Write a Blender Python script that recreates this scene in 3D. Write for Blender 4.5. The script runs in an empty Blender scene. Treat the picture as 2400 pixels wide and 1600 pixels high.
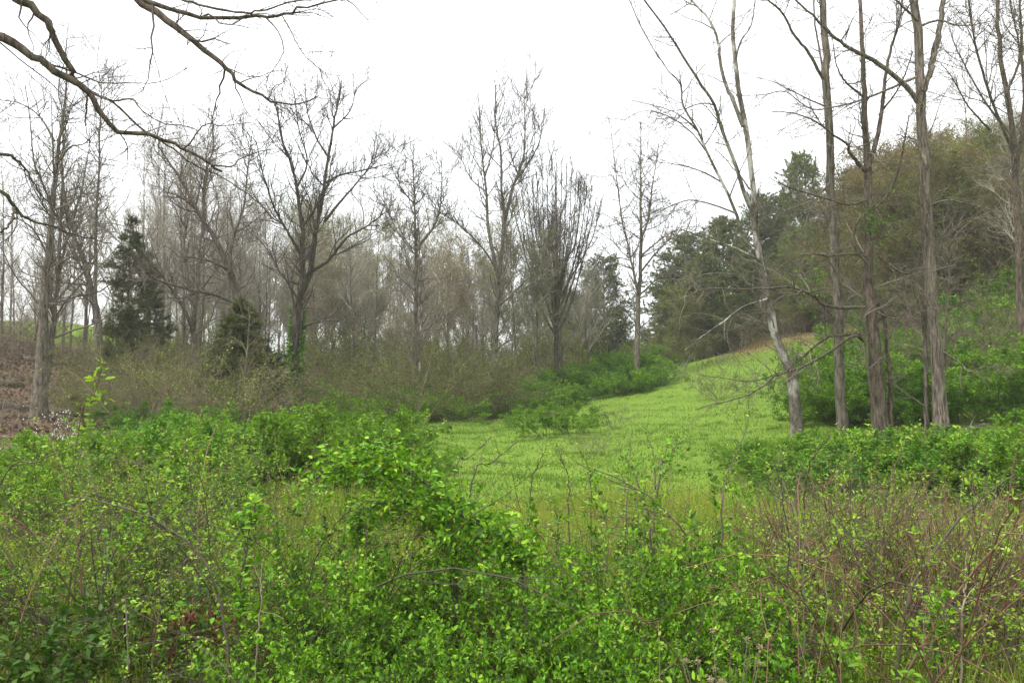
import bpy, math, zlib
import numpy as np
from mathutils import Vector

scene = bpy.context.scene
col = scene.collection
RAD = math.radians

# ------------------------------------------------------------------ camera
EYE = 1.70
FPX = 2000.0                       # focal length in pixels of the 2400 px wide photograph
PITCH = math.atan(100.0 / FPX)     # horizon at row 900
cam_d = bpy.data.cameras.new("camera")
cam_d.sensor_width = 36.0
cam_d.lens = FPX / 2400.0 * 36.0
cam_d.clip_start = 0.05
cam_d.clip_end = 3000.0
cam = bpy.data.objects.new("camera", cam_d)
cam.location = (0, 0, EYE)
cam.rotation_euler = (RAD(90) + PITCH, 0, 0)
col.objects.link(cam)
scene.camera = cam

# ------------------------------------------------------------------ sky (overcast)
SUN_EL, SUN_AZ = RAD(60), RAD(-120)
world = bpy.data.worlds.new("World")
scene.world = world
world.use_nodes = True
wn, wl = world.node_tree.nodes, world.node_tree.links
wn.clear()
out = wn.new("ShaderNodeOutputWorld")
sky = wn.new("ShaderNodeTexSky")
sky.sky_type = 'NISHITA'
sky.sun_disc = False
sky.sun_elevation = SUN_EL
sky.sun_rotation = SUN_AZ
sky.dust_density = 3.0
bg_sky = wn.new("ShaderNodeBackground")
bg_sky.inputs['Strength'].default_value = 0.12
wl.new(sky.outputs['Color'], bg_sky.inputs['Color'])
tc = wn.new("ShaderNodeTexCoord")
nz = wn.new("ShaderNodeTexNoise")
nz.inputs['Scale'].default_value = 2.2
nz.inputs['Detail'].default_value = 4
wl.new(tc.outputs['Generated'], nz.inputs['Vector'])
rp = wn.new("ShaderNodeValToRGB")
rp.color_ramp.elements[0].position = 0.30
rp.color_ramp.elements[0].color = (0.90, 0.93, 0.97, 1)
rp.color_ramp.elements[1].position = 0.70
rp.color_ramp.elements[1].color = (1.0, 1.0, 1.0, 1)
wl.new(nz.outputs['Fac'], rp.inputs['Fac'])
bg_cl = wn.new("ShaderNodeBackground")
bg_cl.inputs['Strength'].default_value = 0.58
wl.new(rp.outputs['Color'], bg_cl.inputs['Color'])
mx = wn.new("ShaderNodeMixShader")
mx.inputs['Fac'].default_value = 0.9
wl.new(bg_sky.outputs[0], mx.inputs[1])
wl.new(bg_cl.outputs[0], mx.inputs[2])
wl.new(mx.outputs[0], out.inputs['Surface'])

# ------------------------------------------------------------------ veiled sun
sun_d = bpy.data.lights.new("sun", 'SUN')
sun_d.energy = 1.5
sun_d.angle = RAD(14)
sun_d.color = (1.0, 0.97, 0.92)
sun = bpy.data.objects.new("sun", sun_d)
sd = Vector((math.sin(SUN_AZ) * math.cos(SUN_EL), math.cos(SUN_AZ) * math.cos(SUN_EL), math.sin(SUN_EL)))
sun.rotation_euler = (-sd).to_track_quat('-Z', 'Y').to_euler()
sun.location = (0, 0, 60)
col.objects.link(sun)

# ------------------------------------------------------------------ exposure, sampling
vs = scene.view_settings
vs.view_transform = 'Standard'
vs.look = 'None'
vs.exposure = 1.78
vs.gamma = 1.0
vs.use_curve_mapping = False
cy = scene.cycles
cy.max_bounces = 5
cy.diffuse_bounces = 3
cy.glossy_bounces = 2
cy.transmission_bounces = 3
cy.transparent_max_bounces = 8
cy.volume_bounces = 1
cy.caustics_reflective = False
cy.caustics_refractive = False
cy.use_denoising = True
cy.denoiser = 'OPENIMAGEDENOISE'
cy.denoising_prefilter = 'NONE'
cy.denoising_input_passes = 'RGB_ALBEDO_NORMAL'


# ================================================================== helpers
def P(px, py, Y):
    """photo pixel -> the point on that sight line whose world Y is Y"""
    a, b = (px - 1200.0) / FPX, (800.0 - py) / FPX
    c, s = math.cos(PITCH), math.sin(PITCH)
    dy, dz = c - b * s, s + b * c
    t = Y / dy
    return np.array((a * t, Y, EYE + dz * t))


def rs(seed):
    return np.random.default_rng(zlib.crc32(str(seed).encode()))


def unit(v):
    return v / np.maximum(np.linalg.norm(v, axis=-1, keepdims=True), 1e-9)


# ---- terrain: control points (photo column, photo row of the ground, distance)
_ctl = [(1300, 1200, 11.3), (1300, 1030, 26), (900, 1030, 26), (1160, 965, 45), (1480, 880, 50), (1640, 852, 55),
        (1560, 905, 42), (1700, 925, 36), (1800, 800, 50), (2150, 730, 45), (2400, 660, 42), (2205, 1065, 20), (1870, 1025, 21),
        (2400, 1010, 20), (2400, 900, 28), (2390, 600, 60), (1850, 760, 70), (2100, 640, 75),
        (0, 1000, 22), (92, 985, 26), (0, 900, 32), (0, 770, 55), (150, 757, 60), (400, 797, 65), (250, 880, 40),
        (450, 940, 38), (690, 985, 32), (965, 985, 37), (600, 880, 55), (800, 880, 75), (1000, 890, 70), (1300, 880, 60),
        (1500, 850, 62)]
_c = [tuple(P(*q)) for q in _ctl]
_c += [(54, 90, 21), (80, 60, 26), (120, 130, 34), (60, 30, 16), (40, 15, 8), (28, 6, 3), (20, 0, 1), (12, 8, .1),
       (-60, 30, 5), (-40, 10, 2), (-20, 6, .5), (0, 0, 0), (-6, 3, 0), (6, 3, 0), (0, 6, 0), (8, 14, 0), (-9, 14, 0), (5, 20, 0),
       (-4, 18, 0), (0, -30, .2), (-60, -40, 2), (60, -40, 4), (-48, 90, 5), (-70, 60, 7), (-20, 110, 3), (10, 110, 4), (0, 160, 4),
       (-90, 150, 4), (60, 170, 20), (-150, 60, 8), (-200, 250, 4), (0, 300, 4), (250, 100, 45), (200, 300, 40),
       (-250, -150, 4), (250, -150, 30), (0, -250, 0), (0, 420, 4), (-420, 0, 6), (420, 0, 45), (-420, 420, 4), (420, 420, 45)]
_c = np.array(_c)
_cx, _cz = _c[:, :2], _c[:, 2]


def _phi(r2):
    return np.sqrt(r2 + 25.0)


_A = _phi(((_cx[:, None] - _cx[None]) ** 2).sum(-1)) - np.eye(len(_cx)) * 0.25
_n = len(_cx)
_M = np.zeros((_n + 3, _n + 3))
_M[:_n, :_n] = _A
_M[:_n, _n] = 1
_M[:_n, _n + 1:] = _cx / 100
_M[_n:, :_n] = _M[:_n, _n:].T
_W = np.linalg.solve(_M, np.concatenate([_cz, np.zeros(3)]))


def ground_z(x, y):
    x, y = np.atleast_1d(np.asarray(x, float)), np.atleast_1d(np.asarray(y, float))
    q = np.stack([x.ravel(), y.ravel()], -1)
    z = np.empty(len(q))
    for i in range(0, len(q), 20000):
        s = q[i:i + 20000]
        r2 = ((s[:, None] - _cx[None]) ** 2).sum(-1)
        z[i:i + 20000] = _phi(r2) @ _W[:_n] + _W[_n] + s @ _W[_n + 1:] / 100
    xx, yy = q[:, 0], q[:, 1]
    z += 0.035 * np.sin(xx * 1.7 + 1.3 * np.sin(yy * .9)) + 0.03 * np.sin(yy * 2.1 + np.sin(xx * 1.1) * 2) + 0.012 * np.sin(xx * 5.3 + yy * 4.1)
    return z.reshape(x.shape)


def gpt(px, Y, dz=0.0):
    """the ground point under photo column px at distance Y"""
    x = (px - 1200.0) / FPX * Y
    return np.array((x, Y, float(ground_z(x, Y)[0]) + dz))


# ------------------------------------------------------------------ mesh building
def make_mesh(name, parts, smooth=False):
    vs_, loops, starts, off, ls = [], [], [], 0, 0
    for V, F in parts:
        if len(F) == 0:
            continue
        V = np.asarray(V, np.float32).reshape(-1, 3)
        F = np.asarray(F, np.int64)
        vs_.append(V)
        loops.append((F + off).ravel())
        starts.append(ls + np.arange(len(F)) * F.shape[1])
        ls += F.size
        off += len(V)
    V = np.concatenate(vs_)
    L = np.concatenate(loops).astype(np.int32)
    S = np.concatenate(starts).astype(np.int32)
    me = bpy.data.meshes.new(name)
    me.vertices.add(len(V))
    me.vertices.foreach_set('co', V.ravel())
    me.loops.add(len(L))
    me.loops.foreach_set('vertex_index', L)
    me.polygons.add(len(S))
    me.polygons.foreach_set('loop_start', S)
    if smooth:
        me.polygons.foreach_set('use_smooth', np.ones(len(S), bool))
    me.update(calc_edges=True)
    return me


def tubes(paths, radii, sides, knob=0.0, rng=None):
    """paths (N,K,3), radii (N,K) -> one set of open tubes with a closed tip"""
    N, K, _ = paths.shape
    T = np.empty_like(paths)
    T[:, 1:-1] = paths[:, 2:] - paths[:, :-2]
    T[:, 0] = paths[:, 1] - paths[:, 0]
    T[:, -1] = paths[:, -1] - paths[:, -2]
    T = unit(T)
    main = unit(paths[:, -1] - paths[:, 0])
    ref = np.where(np.abs(main[:, 2:3]) > .8, np.array([[1., .13, 0]]), np.array([[.05, .1, 1.]]))
    U = unit(np.cross(T, ref[:, None, :]))
    W = np.cross(T, U)
    a = np.arange(sides) * 2 * np.pi / sides
    r = radii[:, :, None]
    if knob and rng is not None:
        r = r * (1 + knob * rng.standard_normal((N, K, sides)))
    else:
        r = np.repeat(r, sides, 2)
    V = paths[:, :, None, :] + r[..., None] * (np.cos(a)[None, None, :, None] * U[:, :, None, :] + np.sin(a)[None, None, :, None] * W[:, :, None, :])
    base = (np.arange(N) * K * sides)[:, None, None]
    k = (np.arange(K - 1) * sides)[None, :, None]
    s = np.arange(sides)[None, None, :]
    s2 = (s + 1) % sides
    F = np.stack([base + k + s, base + k + s2, base + k + sides + s2, base + k + sides + s], -1).reshape(-1, 4)
    return V.reshape(-1, 3), F


def grow(rng, par, prad, n, t0, t1, ang, angsd, lmin, lmax, K, rr=0.6, rmin=0.004, up=0.0, wig=0.12, taper=0.45, lpow=0.6, rabs=None, thick=.009):
    """spawn n child branches along the parent paths"""
    N, Kp, _ = par.shape
    seg = np.linalg.norm(np.diff(par, axis=1), axis=-1)
    plen = seg.sum(1)
    w = plen / plen.sum()
    idx = rng.choice(N, n, p=w)
    t = rng.uniform(t0, t1, n)
    f = t * (Kp - 1)
    i0 = np.minimum(f.astype(int), Kp - 2)
    fr = (f - i0)[:, None]
    a, b = par[idx, i0], par[idx, i0 + 1]
    pos = a * (1 - fr) + b * fr
    tan = unit(b - a)
    pr = prad[idx, i0] * (1 - fr[:, 0]) + prad[idx, i0 + 1] * fr[:, 0]
    rv = rng.standard_normal((n, 3))
    perp = unit(rv - (rv * tan).sum(-1, keepdims=True) * tan)
    an = np.radians(rng.normal(ang, angsd, n))[:, None]
    d = np.cos(an) * tan + np.sin(an) * perp
    ln = rng.uniform(lmin, lmax, n) * (1 - taper * t) * np.minimum(1.0, (plen[idx] / np.median(plen)) ** lpow)
    r0 = np.minimum(pr * rr, ln * thick + rmin)
    if rabs is not None:
        r0 = np.minimum(r0, rabs)
    r0 = np.maximum(r0, rmin)
    pts = np.empty((n, K, 3))
    pts[:, 0] = pos
    st = (ln / (K - 1))[:, None]
    for k in range(1, K):
        d = unit(d + wig * rng.standard_normal((n, 3)) + np.array([0, 0, up]))
        pts[:, k] = pts[:, k - 1] + d * st
    rad = r0[:, None] + (np.maximum(rmin * .6, r0 * .2) - r0)[:, None] * np.linspace(0, 1, K)[None]
    return pts, rad


def leaves(rng, paths, n, size, wid=0.5, t0=0.1, t1=1.0, spread=0.02, near=False, upn=0.8, sizesd=0.25, fwd=0.5, clus=1):
    """n leaf blades scattered along paths; each a pair of folded halves"""
    N, K, _ = paths.shape
    seg = np.linalg.norm(np.diff(paths, axis=1), axis=-1).sum(1)
    m_ = max(1, n // clus)
    n = m_ * clus
    idx = np.repeat(rng.choice(N, m_, p=seg / seg.sum()), clus)
    f = np.clip(np.repeat(rng.uniform(t0, t1, m_), clus) + rng.normal(0, .03, n) * (clus > 1), 0, 1) * (K - 1)
    i0 = np.minimum(f.astype(int), K - 2)
    fr = (f - i0)[:, None]
    a, b = paths[idx, i0], paths[idx, i0 + 1]
    pos = a * (1 - fr) + b * fr + rng.standard_normal((n, 3)) * spread
    tan = unit(b - a)
    return leaf_mesh(rng, pos, tan, size, wid, near, upn, sizesd, fwd)


def leaf_mesh(rng, pos, tan, size, wid=0.5, near=False, upn=0.8, sizesd=0.25, fwd=0.5):
    n = len(pos)
    d = tan * fwd + rng.standard_normal((n, 3)) * .75 + np.array([0, 0, .15])
    d[:, 2] *= .6
    d = unit(d)
    nv = rng.standard_normal((n, 3)) * .5 + np.array([0, 0, upn])
    side = unit(np.cross(d, nv))
    nrm = np.cross(side, d)
    L = (size * np.clip(rng.normal(1, sizesd, n), .35, 1.8))[:, None]
    W = L * wid * .5
    fold = rng.uniform(.1, .5, n)[:, None]
    if near:
        curl = rng.uniform(-.25, .1, n)[:, None]
        V = np.stack([pos, pos + d * L * .32 + side * W * .95 + nrm * W * fold, pos + d * L * .7 + side * W * .7 + nrm * (W * fold * .7 + L * curl * .4),
                      pos + d * L + nrm * L * curl, pos + d * L * .7 - side * W * .7 + nrm * (W * fold * .7 + L * curl * .4),
                      pos + d * L * .32 - side * W * .95 + nrm * W * fold], 1)
        o = (np.arange(n) * 6)[:, None]
        F = np.concatenate([o + np.array([[0, 1, 2, 3]]), o + np.array([[0, 3, 4, 5]])])
        return V.reshape(-1, 3), F
    V = np.stack([pos, pos + d * L * .45 + side * W + nrm * W * fold, pos + d * L, pos + d * L * .45 - side * W + nrm * W * fold], 1)
    o = (np.arange(n) * 4)[:, None]
    F = np.concatenate([o + np.array([[0, 1, 2]]), o + np.array([[0, 2, 3]])])
    return V.reshape(-1, 3), F


def blades(rng, pos, h, w, lean=0.5):
    n = len(pos)
    a = rng.uniform(0, 2 * np.pi, n)
    s = np.stack([np.cos(a), np.sin(a), np.zeros(n)], -1)
    hh = (h * np.clip(rng.normal(1, .35, n), .3, 2))[:, None]
    l = rng.standard_normal((n, 3)) * lean
    l[:, 2] = 1
    tip = pos + unit(l) * hh
    V = np.stack([pos - s * w, pos + s * w, tip], 1)
    F = np.arange(n * 3).reshape(n, 3)
    return V.reshape(-1, 3), F


def catmull(pts, K):
    pts = np.asarray(pts, float)
    if len(pts) == 2:
        t = np.linspace(0, 1, K)[:, None]
        return pts[0] * (1 - t) + pts[1] * t
    p = np.vstack([2 * pts[0] - pts[1], pts, 2 * pts[-1] - pts[-2]])
    u = np.linspace(0, len(pts) - 1 - 1e-6, K)
    i = u.astype(int)
    f = (u - i)[:, None]
    a, b, c, d = p[i], p[i + 1], p[i + 2], p[i + 3]
    return .5 * (2 * b + (c - a) * f + (2 * a - 5 * b + 4 * c - d) * f ** 2 + (3 * b - a - 3 * c + d) * f ** 3)


# ------------------------------------------------------------------ objects
def link_obj(name, me, mat, parent=None, kind=None):
    o = bpy.data.objects.new(name, me)
    col.objects.link(o)
    if mat is not None and len(me.materials) == 0:
        me.materials.append(mat)
    if parent is not None:
        o.parent = parent
    if kind:
        o["kind"] = kind
    return o


def thing(name, label, cat, loc, group=None):
    o = bpy.data.objects.new(name, None)
    o.empty_display_size = .2
    col.objects.link(o)
    o.location = tuple(float(v) for v in loc)
    o["label"] = label
    o["category"] = cat
    if group:
        o["group"] = group
    return o


def dup(root, loc, rz, sc, label, group=None, tilt=(0, 0)):
    r = root.copy()
    col.objects.link(r)
    r.location = tuple(float(v) for v in loc)
    r.rotation_euler = (tilt[0], tilt[1], rz)
    r.scale = sc if hasattr(sc, '__len__') else (sc, sc, sc)
    r["label"] = label
    if group:
        r["group"] = group
    elif "group" in r:
        del r["group"]
    for ch in root.children:
        c = ch.copy()
        col.objects.link(c)
        c.parent = r
    return r


# ================================================================== materials
def new_mat(name):
    m = bpy.data.materials.new(name)
    m.use_nodes = True
    n = m.node_tree.nodes
    n.clear()
    return m, n, m.node_tree.links


def ramp(n, cols, pos=None):
    r = n.new("ShaderNodeValToRGB")
    e = r.color_ramp.elements
    k = len(cols)
    for i in range(k - 2):
        e.new(.5)
    for i, c in enumerate(cols):
        e[i].position = pos[i] if pos else i / (k - 1)
        e[i].color = (*c, 1)
    return r


def leaf_mat(name, cols, rough=.45, trans=.28, spec=.35, tcol=None, objvar=.18):
    m, n, l = new_mat(name)
    o = n.new("ShaderNodeOutputMaterial")
    g = n.new("ShaderNodeNewGeometry")
    r = ramp(n, cols)
    l.new(g.outputs['Random Per Island'], r.inputs['Fac'])
    oi = n.new("ShaderNodeObjectInfo")
    mr = n.new("ShaderNodeMapRange")
    mr.inputs['To Min'].default_value = 1 - objvar
    mr.inputs['To Max'].default_value = 1 + objvar
    l.new(oi.outputs['Random'], mr.inputs['Value'])
    hs = n.new("ShaderNodeHueSaturation")
    l.new(r.outputs['Color'], hs.inputs['Color'])
    l.new(mr.outputs['Result'], hs.inputs['Value'])
    b = n.new("ShaderNodeBsdfPrincipled")
    b.inputs['Roughness'].default_value = rough
    b.inputs['Specular IOR Level'].default_value = spec
    l.new(hs.outputs['Color'], b.inputs['Base Color'])
    t = n.new("ShaderNodeBsdfTranslucent")
    tm = n.new("ShaderNodeMixRGB")
    tm.blend_type = 'MULTIPLY'
    tm.inputs['Fac'].default_value = 1
    tm.inputs['Color2'].default_value = (*(tcol or (1.5, 1.4, .55)), 1)
    l.new(hs.outputs['Color'], tm.inputs['Color1'])
    l.new(tm.outputs['Color'], t.inputs['Color'])
    ms = n.new("ShaderNodeMixShader")
    ms.inputs['Fac'].default_value = trans
    l.new(b.outputs[0], ms.inputs[1])
    l.new(t.outputs[0], ms.inputs[2])
    l.new(ms.outputs[0], o.inputs['Surface'])
    return m


def bark_mat(name, cols, scale=17.0, zs=.2, bump=1.0, lichen=None, patch=None, rough=.9):
    m, n, l = new_mat(name)
    o = n.new("ShaderNodeOutputMaterial")
    tc_ = n.new("ShaderNodeTexCoord")
    mp = n.new("ShaderNodeMapping")
    mp.inputs['Scale'].default_value = (1, 1, zs)
    l.new(tc_.outputs['Object'], mp.inputs['Vector'])
    a = n.new("ShaderNodeTexNoise")
    a.inputs['Scale'].default_value = scale
    a.inputs['Detail'].default_value = 7
    a.inputs['Roughness'].default_value = .68
    a.inputs['Distortion'].default_value = .4
    l.new(mp.outputs[0], a.inputs['Vector'])
    r = ramp(n, cols, [.36 + .28 * i / (len(cols) - 1) for i in range(len(cols))])
    l.new(a.outputs['Fac'], r.inputs['Fac'])
    colr = r.outputs['Color']

    def blotch(color, sc, lo, hi, src, stretch=None):
        nn = n.new("ShaderNodeTexNoise")
        nn.inputs['Scale'].default_value = sc
        nn.inputs['Detail'].default_value = 5
        if stretch:
            m2 = n.new("ShaderNodeMapping")
            m2.inputs['Scale'].default_value = stretch
            l.new(tc_.outputs['Object'], m2.inputs['Vector'])
            l.new(m2.outputs[0], nn.inputs['Vector'])
        else:
            l.new(tc_.outputs['Object'], nn.inputs['Vector'])
        mr = n.new("ShaderNodeMapRange")
        mr.inputs['From Min'].default_value = lo
        mr.inputs['From Max'].default_value = hi
        l.new(nn.outputs['Fac'], mr.inputs['Value'])
        mm = n.new("ShaderNodeMixRGB")
        mm.inputs['Color2'].default_value = (*color, 1)
        l.new(mr.outputs[0], mm.inputs['Fac'])
        l.new(src, mm.inputs['Color1'])
        return mm.outputs['Color']
    if lichen:
        colr = blotch(lichen, 3.1, .56, .74, colr)
    if patch:
        colr = blotch(patch, 2.6, .52, .6, colr, (1, 1, .5))
    b = n.new("ShaderNodeBsdfPrincipled")
    b.inputs['Roughness'].default_value = rough
    b.inputs['Specular IOR Level'].default_value = .2
    l.new(colr, b.inputs['Base Color'])
    bp = n.new("ShaderNodeBump")
    bp.inputs['Strength'].default_value = bump
    bp.inputs['Distance'].default_value = .04
    l.new(a.outputs['Fac'], bp.inputs['Height'])
    l.new(bp.outputs[0], b.inputs['Normal'])
    l.new(b.outputs[0], o.inputs['Surface'])
    return m


def plain_mat(name, cols, rough=.8):
    m, n, l = new_mat(name)
    o = n.new("ShaderNodeOutputMaterial")
    g = n.new("ShaderNodeNewGeometry")
    r = ramp(n, cols)
    l.new(g.outputs['Random Per Island'], r.inputs['Fac'])
    b = n.new("ShaderNodeBsdfPrincipled")
    b.inputs['Roughness'].default_value = rough
    b.inputs['Specular IOR Level'].default_value = .25
    l.new(r.outputs['Color'], b.inputs['Base Color'])
    l.new(b.outputs[0], o.inputs['Surface'])
    return m


M = {}
M['bark_grey'] = bark_mat('bark_grey', [(.04, .033, .025), (.13, .112, .085), (.23, .2, .155)], lichen=(.11, .125, .07))
M['bark_brown'] = bark_mat('bark_brown', [(.028, .021, .015), (.095, .073, .054), (.17, .135, .1)], lichen=(.09, .105, .055))
M['bark_dark'] = bark_mat('bark_dark', [(.022, .018, .014), (.07, .055, .043), (.12, .1, .08)], lichen=(.08, .1, .05))
M['bark_shaggy'] = bark_mat('bark_shaggy', [(.034, .026, .02), (.14, .115, .09), (.28, .24, .19)], scale=26, zs=.1, bump=1.0)
M['bark_white'] = bark_mat('bark_white', [(.045, .037, .028), (.115, .1, .078), (.2, .18, .145)], scale=9, zs=.6, bump=.5, patch=(.4, .385, .34))
M['twig_grey'] = plain_mat('twig_grey', [(.075, .06, .045), (.13, .108, .082), (.2, .17, .135)])
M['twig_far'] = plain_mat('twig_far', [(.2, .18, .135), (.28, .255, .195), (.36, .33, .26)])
M['twig_dark'] = plain_mat('twig_dark', [(.045, .035, .028), (.08, .064, .05), (.11, .09, .072)])
M['twig_red'] = plain_mat('twig_red', [(.11, .055, .033), (.16, .085, .052), (.21, .13, .08), (.15, .11, .06)])
M['twig_brown'] = plain_mat('twig_brown', [(.1, .066, .04), (.17, .115, .07), (.24, .175, .11)])
M['twig_green'] = plain_mat('twig_green', [(.06, .08, .025), (.1, .085, .035), (.09, .06, .03)])
M['twig_pale'] = plain_mat('twig_pale', [(.26, .21, .16), (.34, .29, .23)])
M['twig_brush'] = plain_mat('twig_brush', [(.085, .06, .04), (.14, .1, .07), (.18, .15, .1), (.12, .12, .06)])
M['leaf_honey'] = leaf_mat('leaf_honeysuckle', [(.04, .12, .01), (.085, .215, .013), (.14, .3, .017), (.24, .4, .026)], rough=.5, spec=.18)
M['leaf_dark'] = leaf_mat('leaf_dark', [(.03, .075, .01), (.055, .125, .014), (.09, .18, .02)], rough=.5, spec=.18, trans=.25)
M['leaf_rose'] = leaf_mat('leaf_rose', [(.09, .18, .015), (.15, .275, .022), (.22, .35, .03), (.3, .42, .05)], rough=.5, spec=.18)
M['leaf_mid'] = leaf_mat('leaf_mid', [(.07, .17, .014), (.12, .24, .02), (.18, .31, .027)], rough=.6, spec=.12)
M['leaf_bush'] = leaf_mat('leaf_bush', [(.05, .135, .016), (.085, .2, .022), (.135, .255, .03)], rough=.6, spec=.12)
M['leaf_olive'] = leaf_mat('leaf_olive', [(.11, .15, .03), (.155, .2, .04), (.215, .25, .06)], rough=.6, spec=.2)
M['leaf_hill'] = leaf_mat('leaf_hill', [(.06, .085, .025), (.09, .115, .032), (.14, .15, .045)], rough=.7, spec=.1)
M['leaf_bud'] = leaf_mat('leaf_bud', [(.17, .16, .07), (.2, .2, .08), (.25, .24, .11)], rough=.7, spec=.2)
M['leaf_rust'] = leaf_mat('leaf_rust', [(.17, .11, .05), (.2, .145, .06), (.17, .165, .055)], rough=.7, spec=.2)
M['needle_pine'] = leaf_mat('needle_pine', [(.075, .1, .03), (.11, .14, .04), (.155, .185, .055)], rough=.55, trans=.15, tcol=(1.2, 1.2, .7))
M['needle_cedar'] = leaf_mat('needle_cedar', [(.06, .075, .022), (.09, .108, .03), (.125, .145, .045)], rough=.6, trans=.12, tcol=(1.2, 1.2, .7))
M['grass'] = leaf_mat('grass', [(.085, .165, .022), (.11, .2, .027), (.14, .23, .034), (.18, .25, .055)], rough=.6, spec=.1, trans=.3)
M['grass_tall'] = leaf_mat('grass_tall', [(.12, .19, .02), (.18, .26, .03), (.24, .3, .045), (.3, .28, .09)], rough=.6, spec=.1, trans=.3)
M['dry_grass'] = leaf_mat('dry_grass', [(.17, .1, .05), (.24, .16, .075), (.2, .19, .07), (.13, .075, .045), (.13, .17, .05)], rough=.8, spec=.1, trans=.2, tcol=(1.2, 1.1, .8))
M['red_litter'] = leaf_mat('red_litter', [(.16, .035, .02), (.22, .06, .03), (.12, .04, .025)], rough=.6, trans=.2, tcol=(1.4, .9, .7))
M['brown_litter'] = leaf_mat('brown_litter', [(.07, .045, .029), (.11, .072, .046), (.165, .115, .078), (.09, .06, .042)], rough=.8, trans=.1, tcol=(1.2, 1, .8))
M['blossom'] = leaf_mat('blossom', [(.72, .68, .64), (.82, .8, .78)], rough=.6, trans=.3, tcol=(1, 1, 1))
M['seed'] = leaf_mat('seed_fluff', [(.24, .19, .11), (.34, .28, .17)], rough=.9, trans=.2, tcol=(1, 1, 1))


def ground_mat():
    m, n, l = new_mat('ground')
    o = n.new("ShaderNodeOutputMaterial")
    tc_ = n.new("ShaderNodeTexCoord")

    def noise(sc, det=6, rough=.6):
        a = n.new("ShaderNodeTexNoise")
        a.inputs['Scale'].default_value = sc
        a.inputs['Detail'].default_value = det
        a.inputs['Roughness'].default_value = rough
        l.new(tc_.outputs['Object'], a.inputs['Vector'])
        return a
    n1, n2, n3, n4 = noise(.35), noise(3.0), noise(14.0), noise(45., 4)
    g1 = ramp(n, [(.085, .145, .02), (.12, .19, .025), (.155, .22, .034)], [.3, .5, .7])
    l.new(n1.outputs['Fac'], g1.inputs['Fac'])
    g2 = ramp(n, [(.08, .145, .015), (.115, .195, .02), (.16, .23, .035)], [.32, .52, .72])
    l.new(n3.outputs['Fac'], g2.inputs['Fac'])
    mg = n.new("ShaderNodeMixRGB")
    mg.inputs['Fac'].default_value = .6
    l.new(g1.outputs[0], mg.inputs[1])
    l.new(g2.outputs[0], mg.inputs[2])
    lit = ramp(n, [(.03, .02, .013), (.085, .058, .036), (.145, .1, .064), (.12, .095, .045)], [.3, .45, .6, .75])
    l.new(n4.outputs['Fac'], lit.inputs['Fac'])
    dry = ramp(n, [(.12, .08, .04), (.22, .14, .07), (.2, .17, .07)], [.3, .5, .7])
    l.new(n3.outputs['Fac'], dry.inputs['Fac'])

    def mask(attr, amt):
        at = n.new("ShaderNodeAttribute")
        at.attribute_name = attr
        ad = n.new("ShaderNodeMath")
        ad.operation = 'MULTIPLY_ADD'
        l.new(n2.outputs['Fac'], ad.inputs[0])
        ad.inputs[1].default_value = amt
        l.new(at.outputs['Fac'], ad.inputs[2])
        mr = n.new("ShaderNodeMapRange")
        mr.inputs['From Min'].default_value = .38 + amt * .5
        mr.inputs['From Max'].default_value = .62 + amt * .5
        l.new(ad.outputs[0], mr.inputs['Value'])
        return mr.outputs[0]
    mA = n.new("ShaderNodeMixRGB")
    l.new(mask('grass', .9), mA.inputs['Fac'])
    l.new(lit.outputs[0], mA.inputs[1])
    l.new(mg.outputs[0], mA.inputs[2])
    mB = n.new("ShaderNodeMixRGB")
    l.new(mask('dry', .9), mB.inputs['Fac'])
    l.new(mA.outputs[0], mB.inputs[1])
    l.new(dry.outputs[0], mB.inputs[2])
    b = n.new("ShaderNodeBsdfPrincipled")
    b.inputs['Roughness'].default_value = .95
    b.inputs['Specular IOR Level'].default_value = .1
    l.new(mB.outputs[0], b.inputs['Base Color'])
    bp = n.new("ShaderNodeBump")
    bp.inputs['Strength'].default_value = .8
    bp.inputs['Distance'].default_value = .06
    l.new(n3.outputs['Fac'], bp.inputs['Height'])
    l.new(bp.outputs[0], b.inputs['Normal'])
    l.new(b.outputs[0], o.inputs['Surface'])
    return m


M['ground'] = ground_mat()


# ================================================================== ground
def axis(segs):
    out_ = []
    for a, b, st in segs:
        out_.append(np.arange(a, b, st))
    return np.concatenate(out_ + [[segs[-1][1]]])


def sst(x, a, b):
    t = np.clip((x - a) / (b - a), 0, 1)
    return t * t * (3 - 2 * t)


gx = axis([(-430, -80, 25), (-80, -30, 2.5), (-30, -14, .8), (-14, 16, .4), (16, 36, .8), (36, 80, 2.5), (80, 430, 25)])
gy = axis([(-260, -20, 20), (-20, 0, 2), (0, 38, .4), (38, 72, .9), (72, 130, 3), (130, 430, 20)])
GX, GY = np.meshgrid(gx, gy)
GZ = ground_z(GX, GY)
nx, ny = len(gx), len(gy)
V = np.stack([GX, GY, GZ], -1).reshape(-1, 3)
i, j = np.meshgrid(np.arange(nx - 1), np.arange(ny - 1))
q = (j * nx + i).ravel()
F = np.stack([q, q + 1, q + 1 + nx, q + nx], -1)
gm = make_mesh('ground', [(V, F)], smooth=True)


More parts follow.
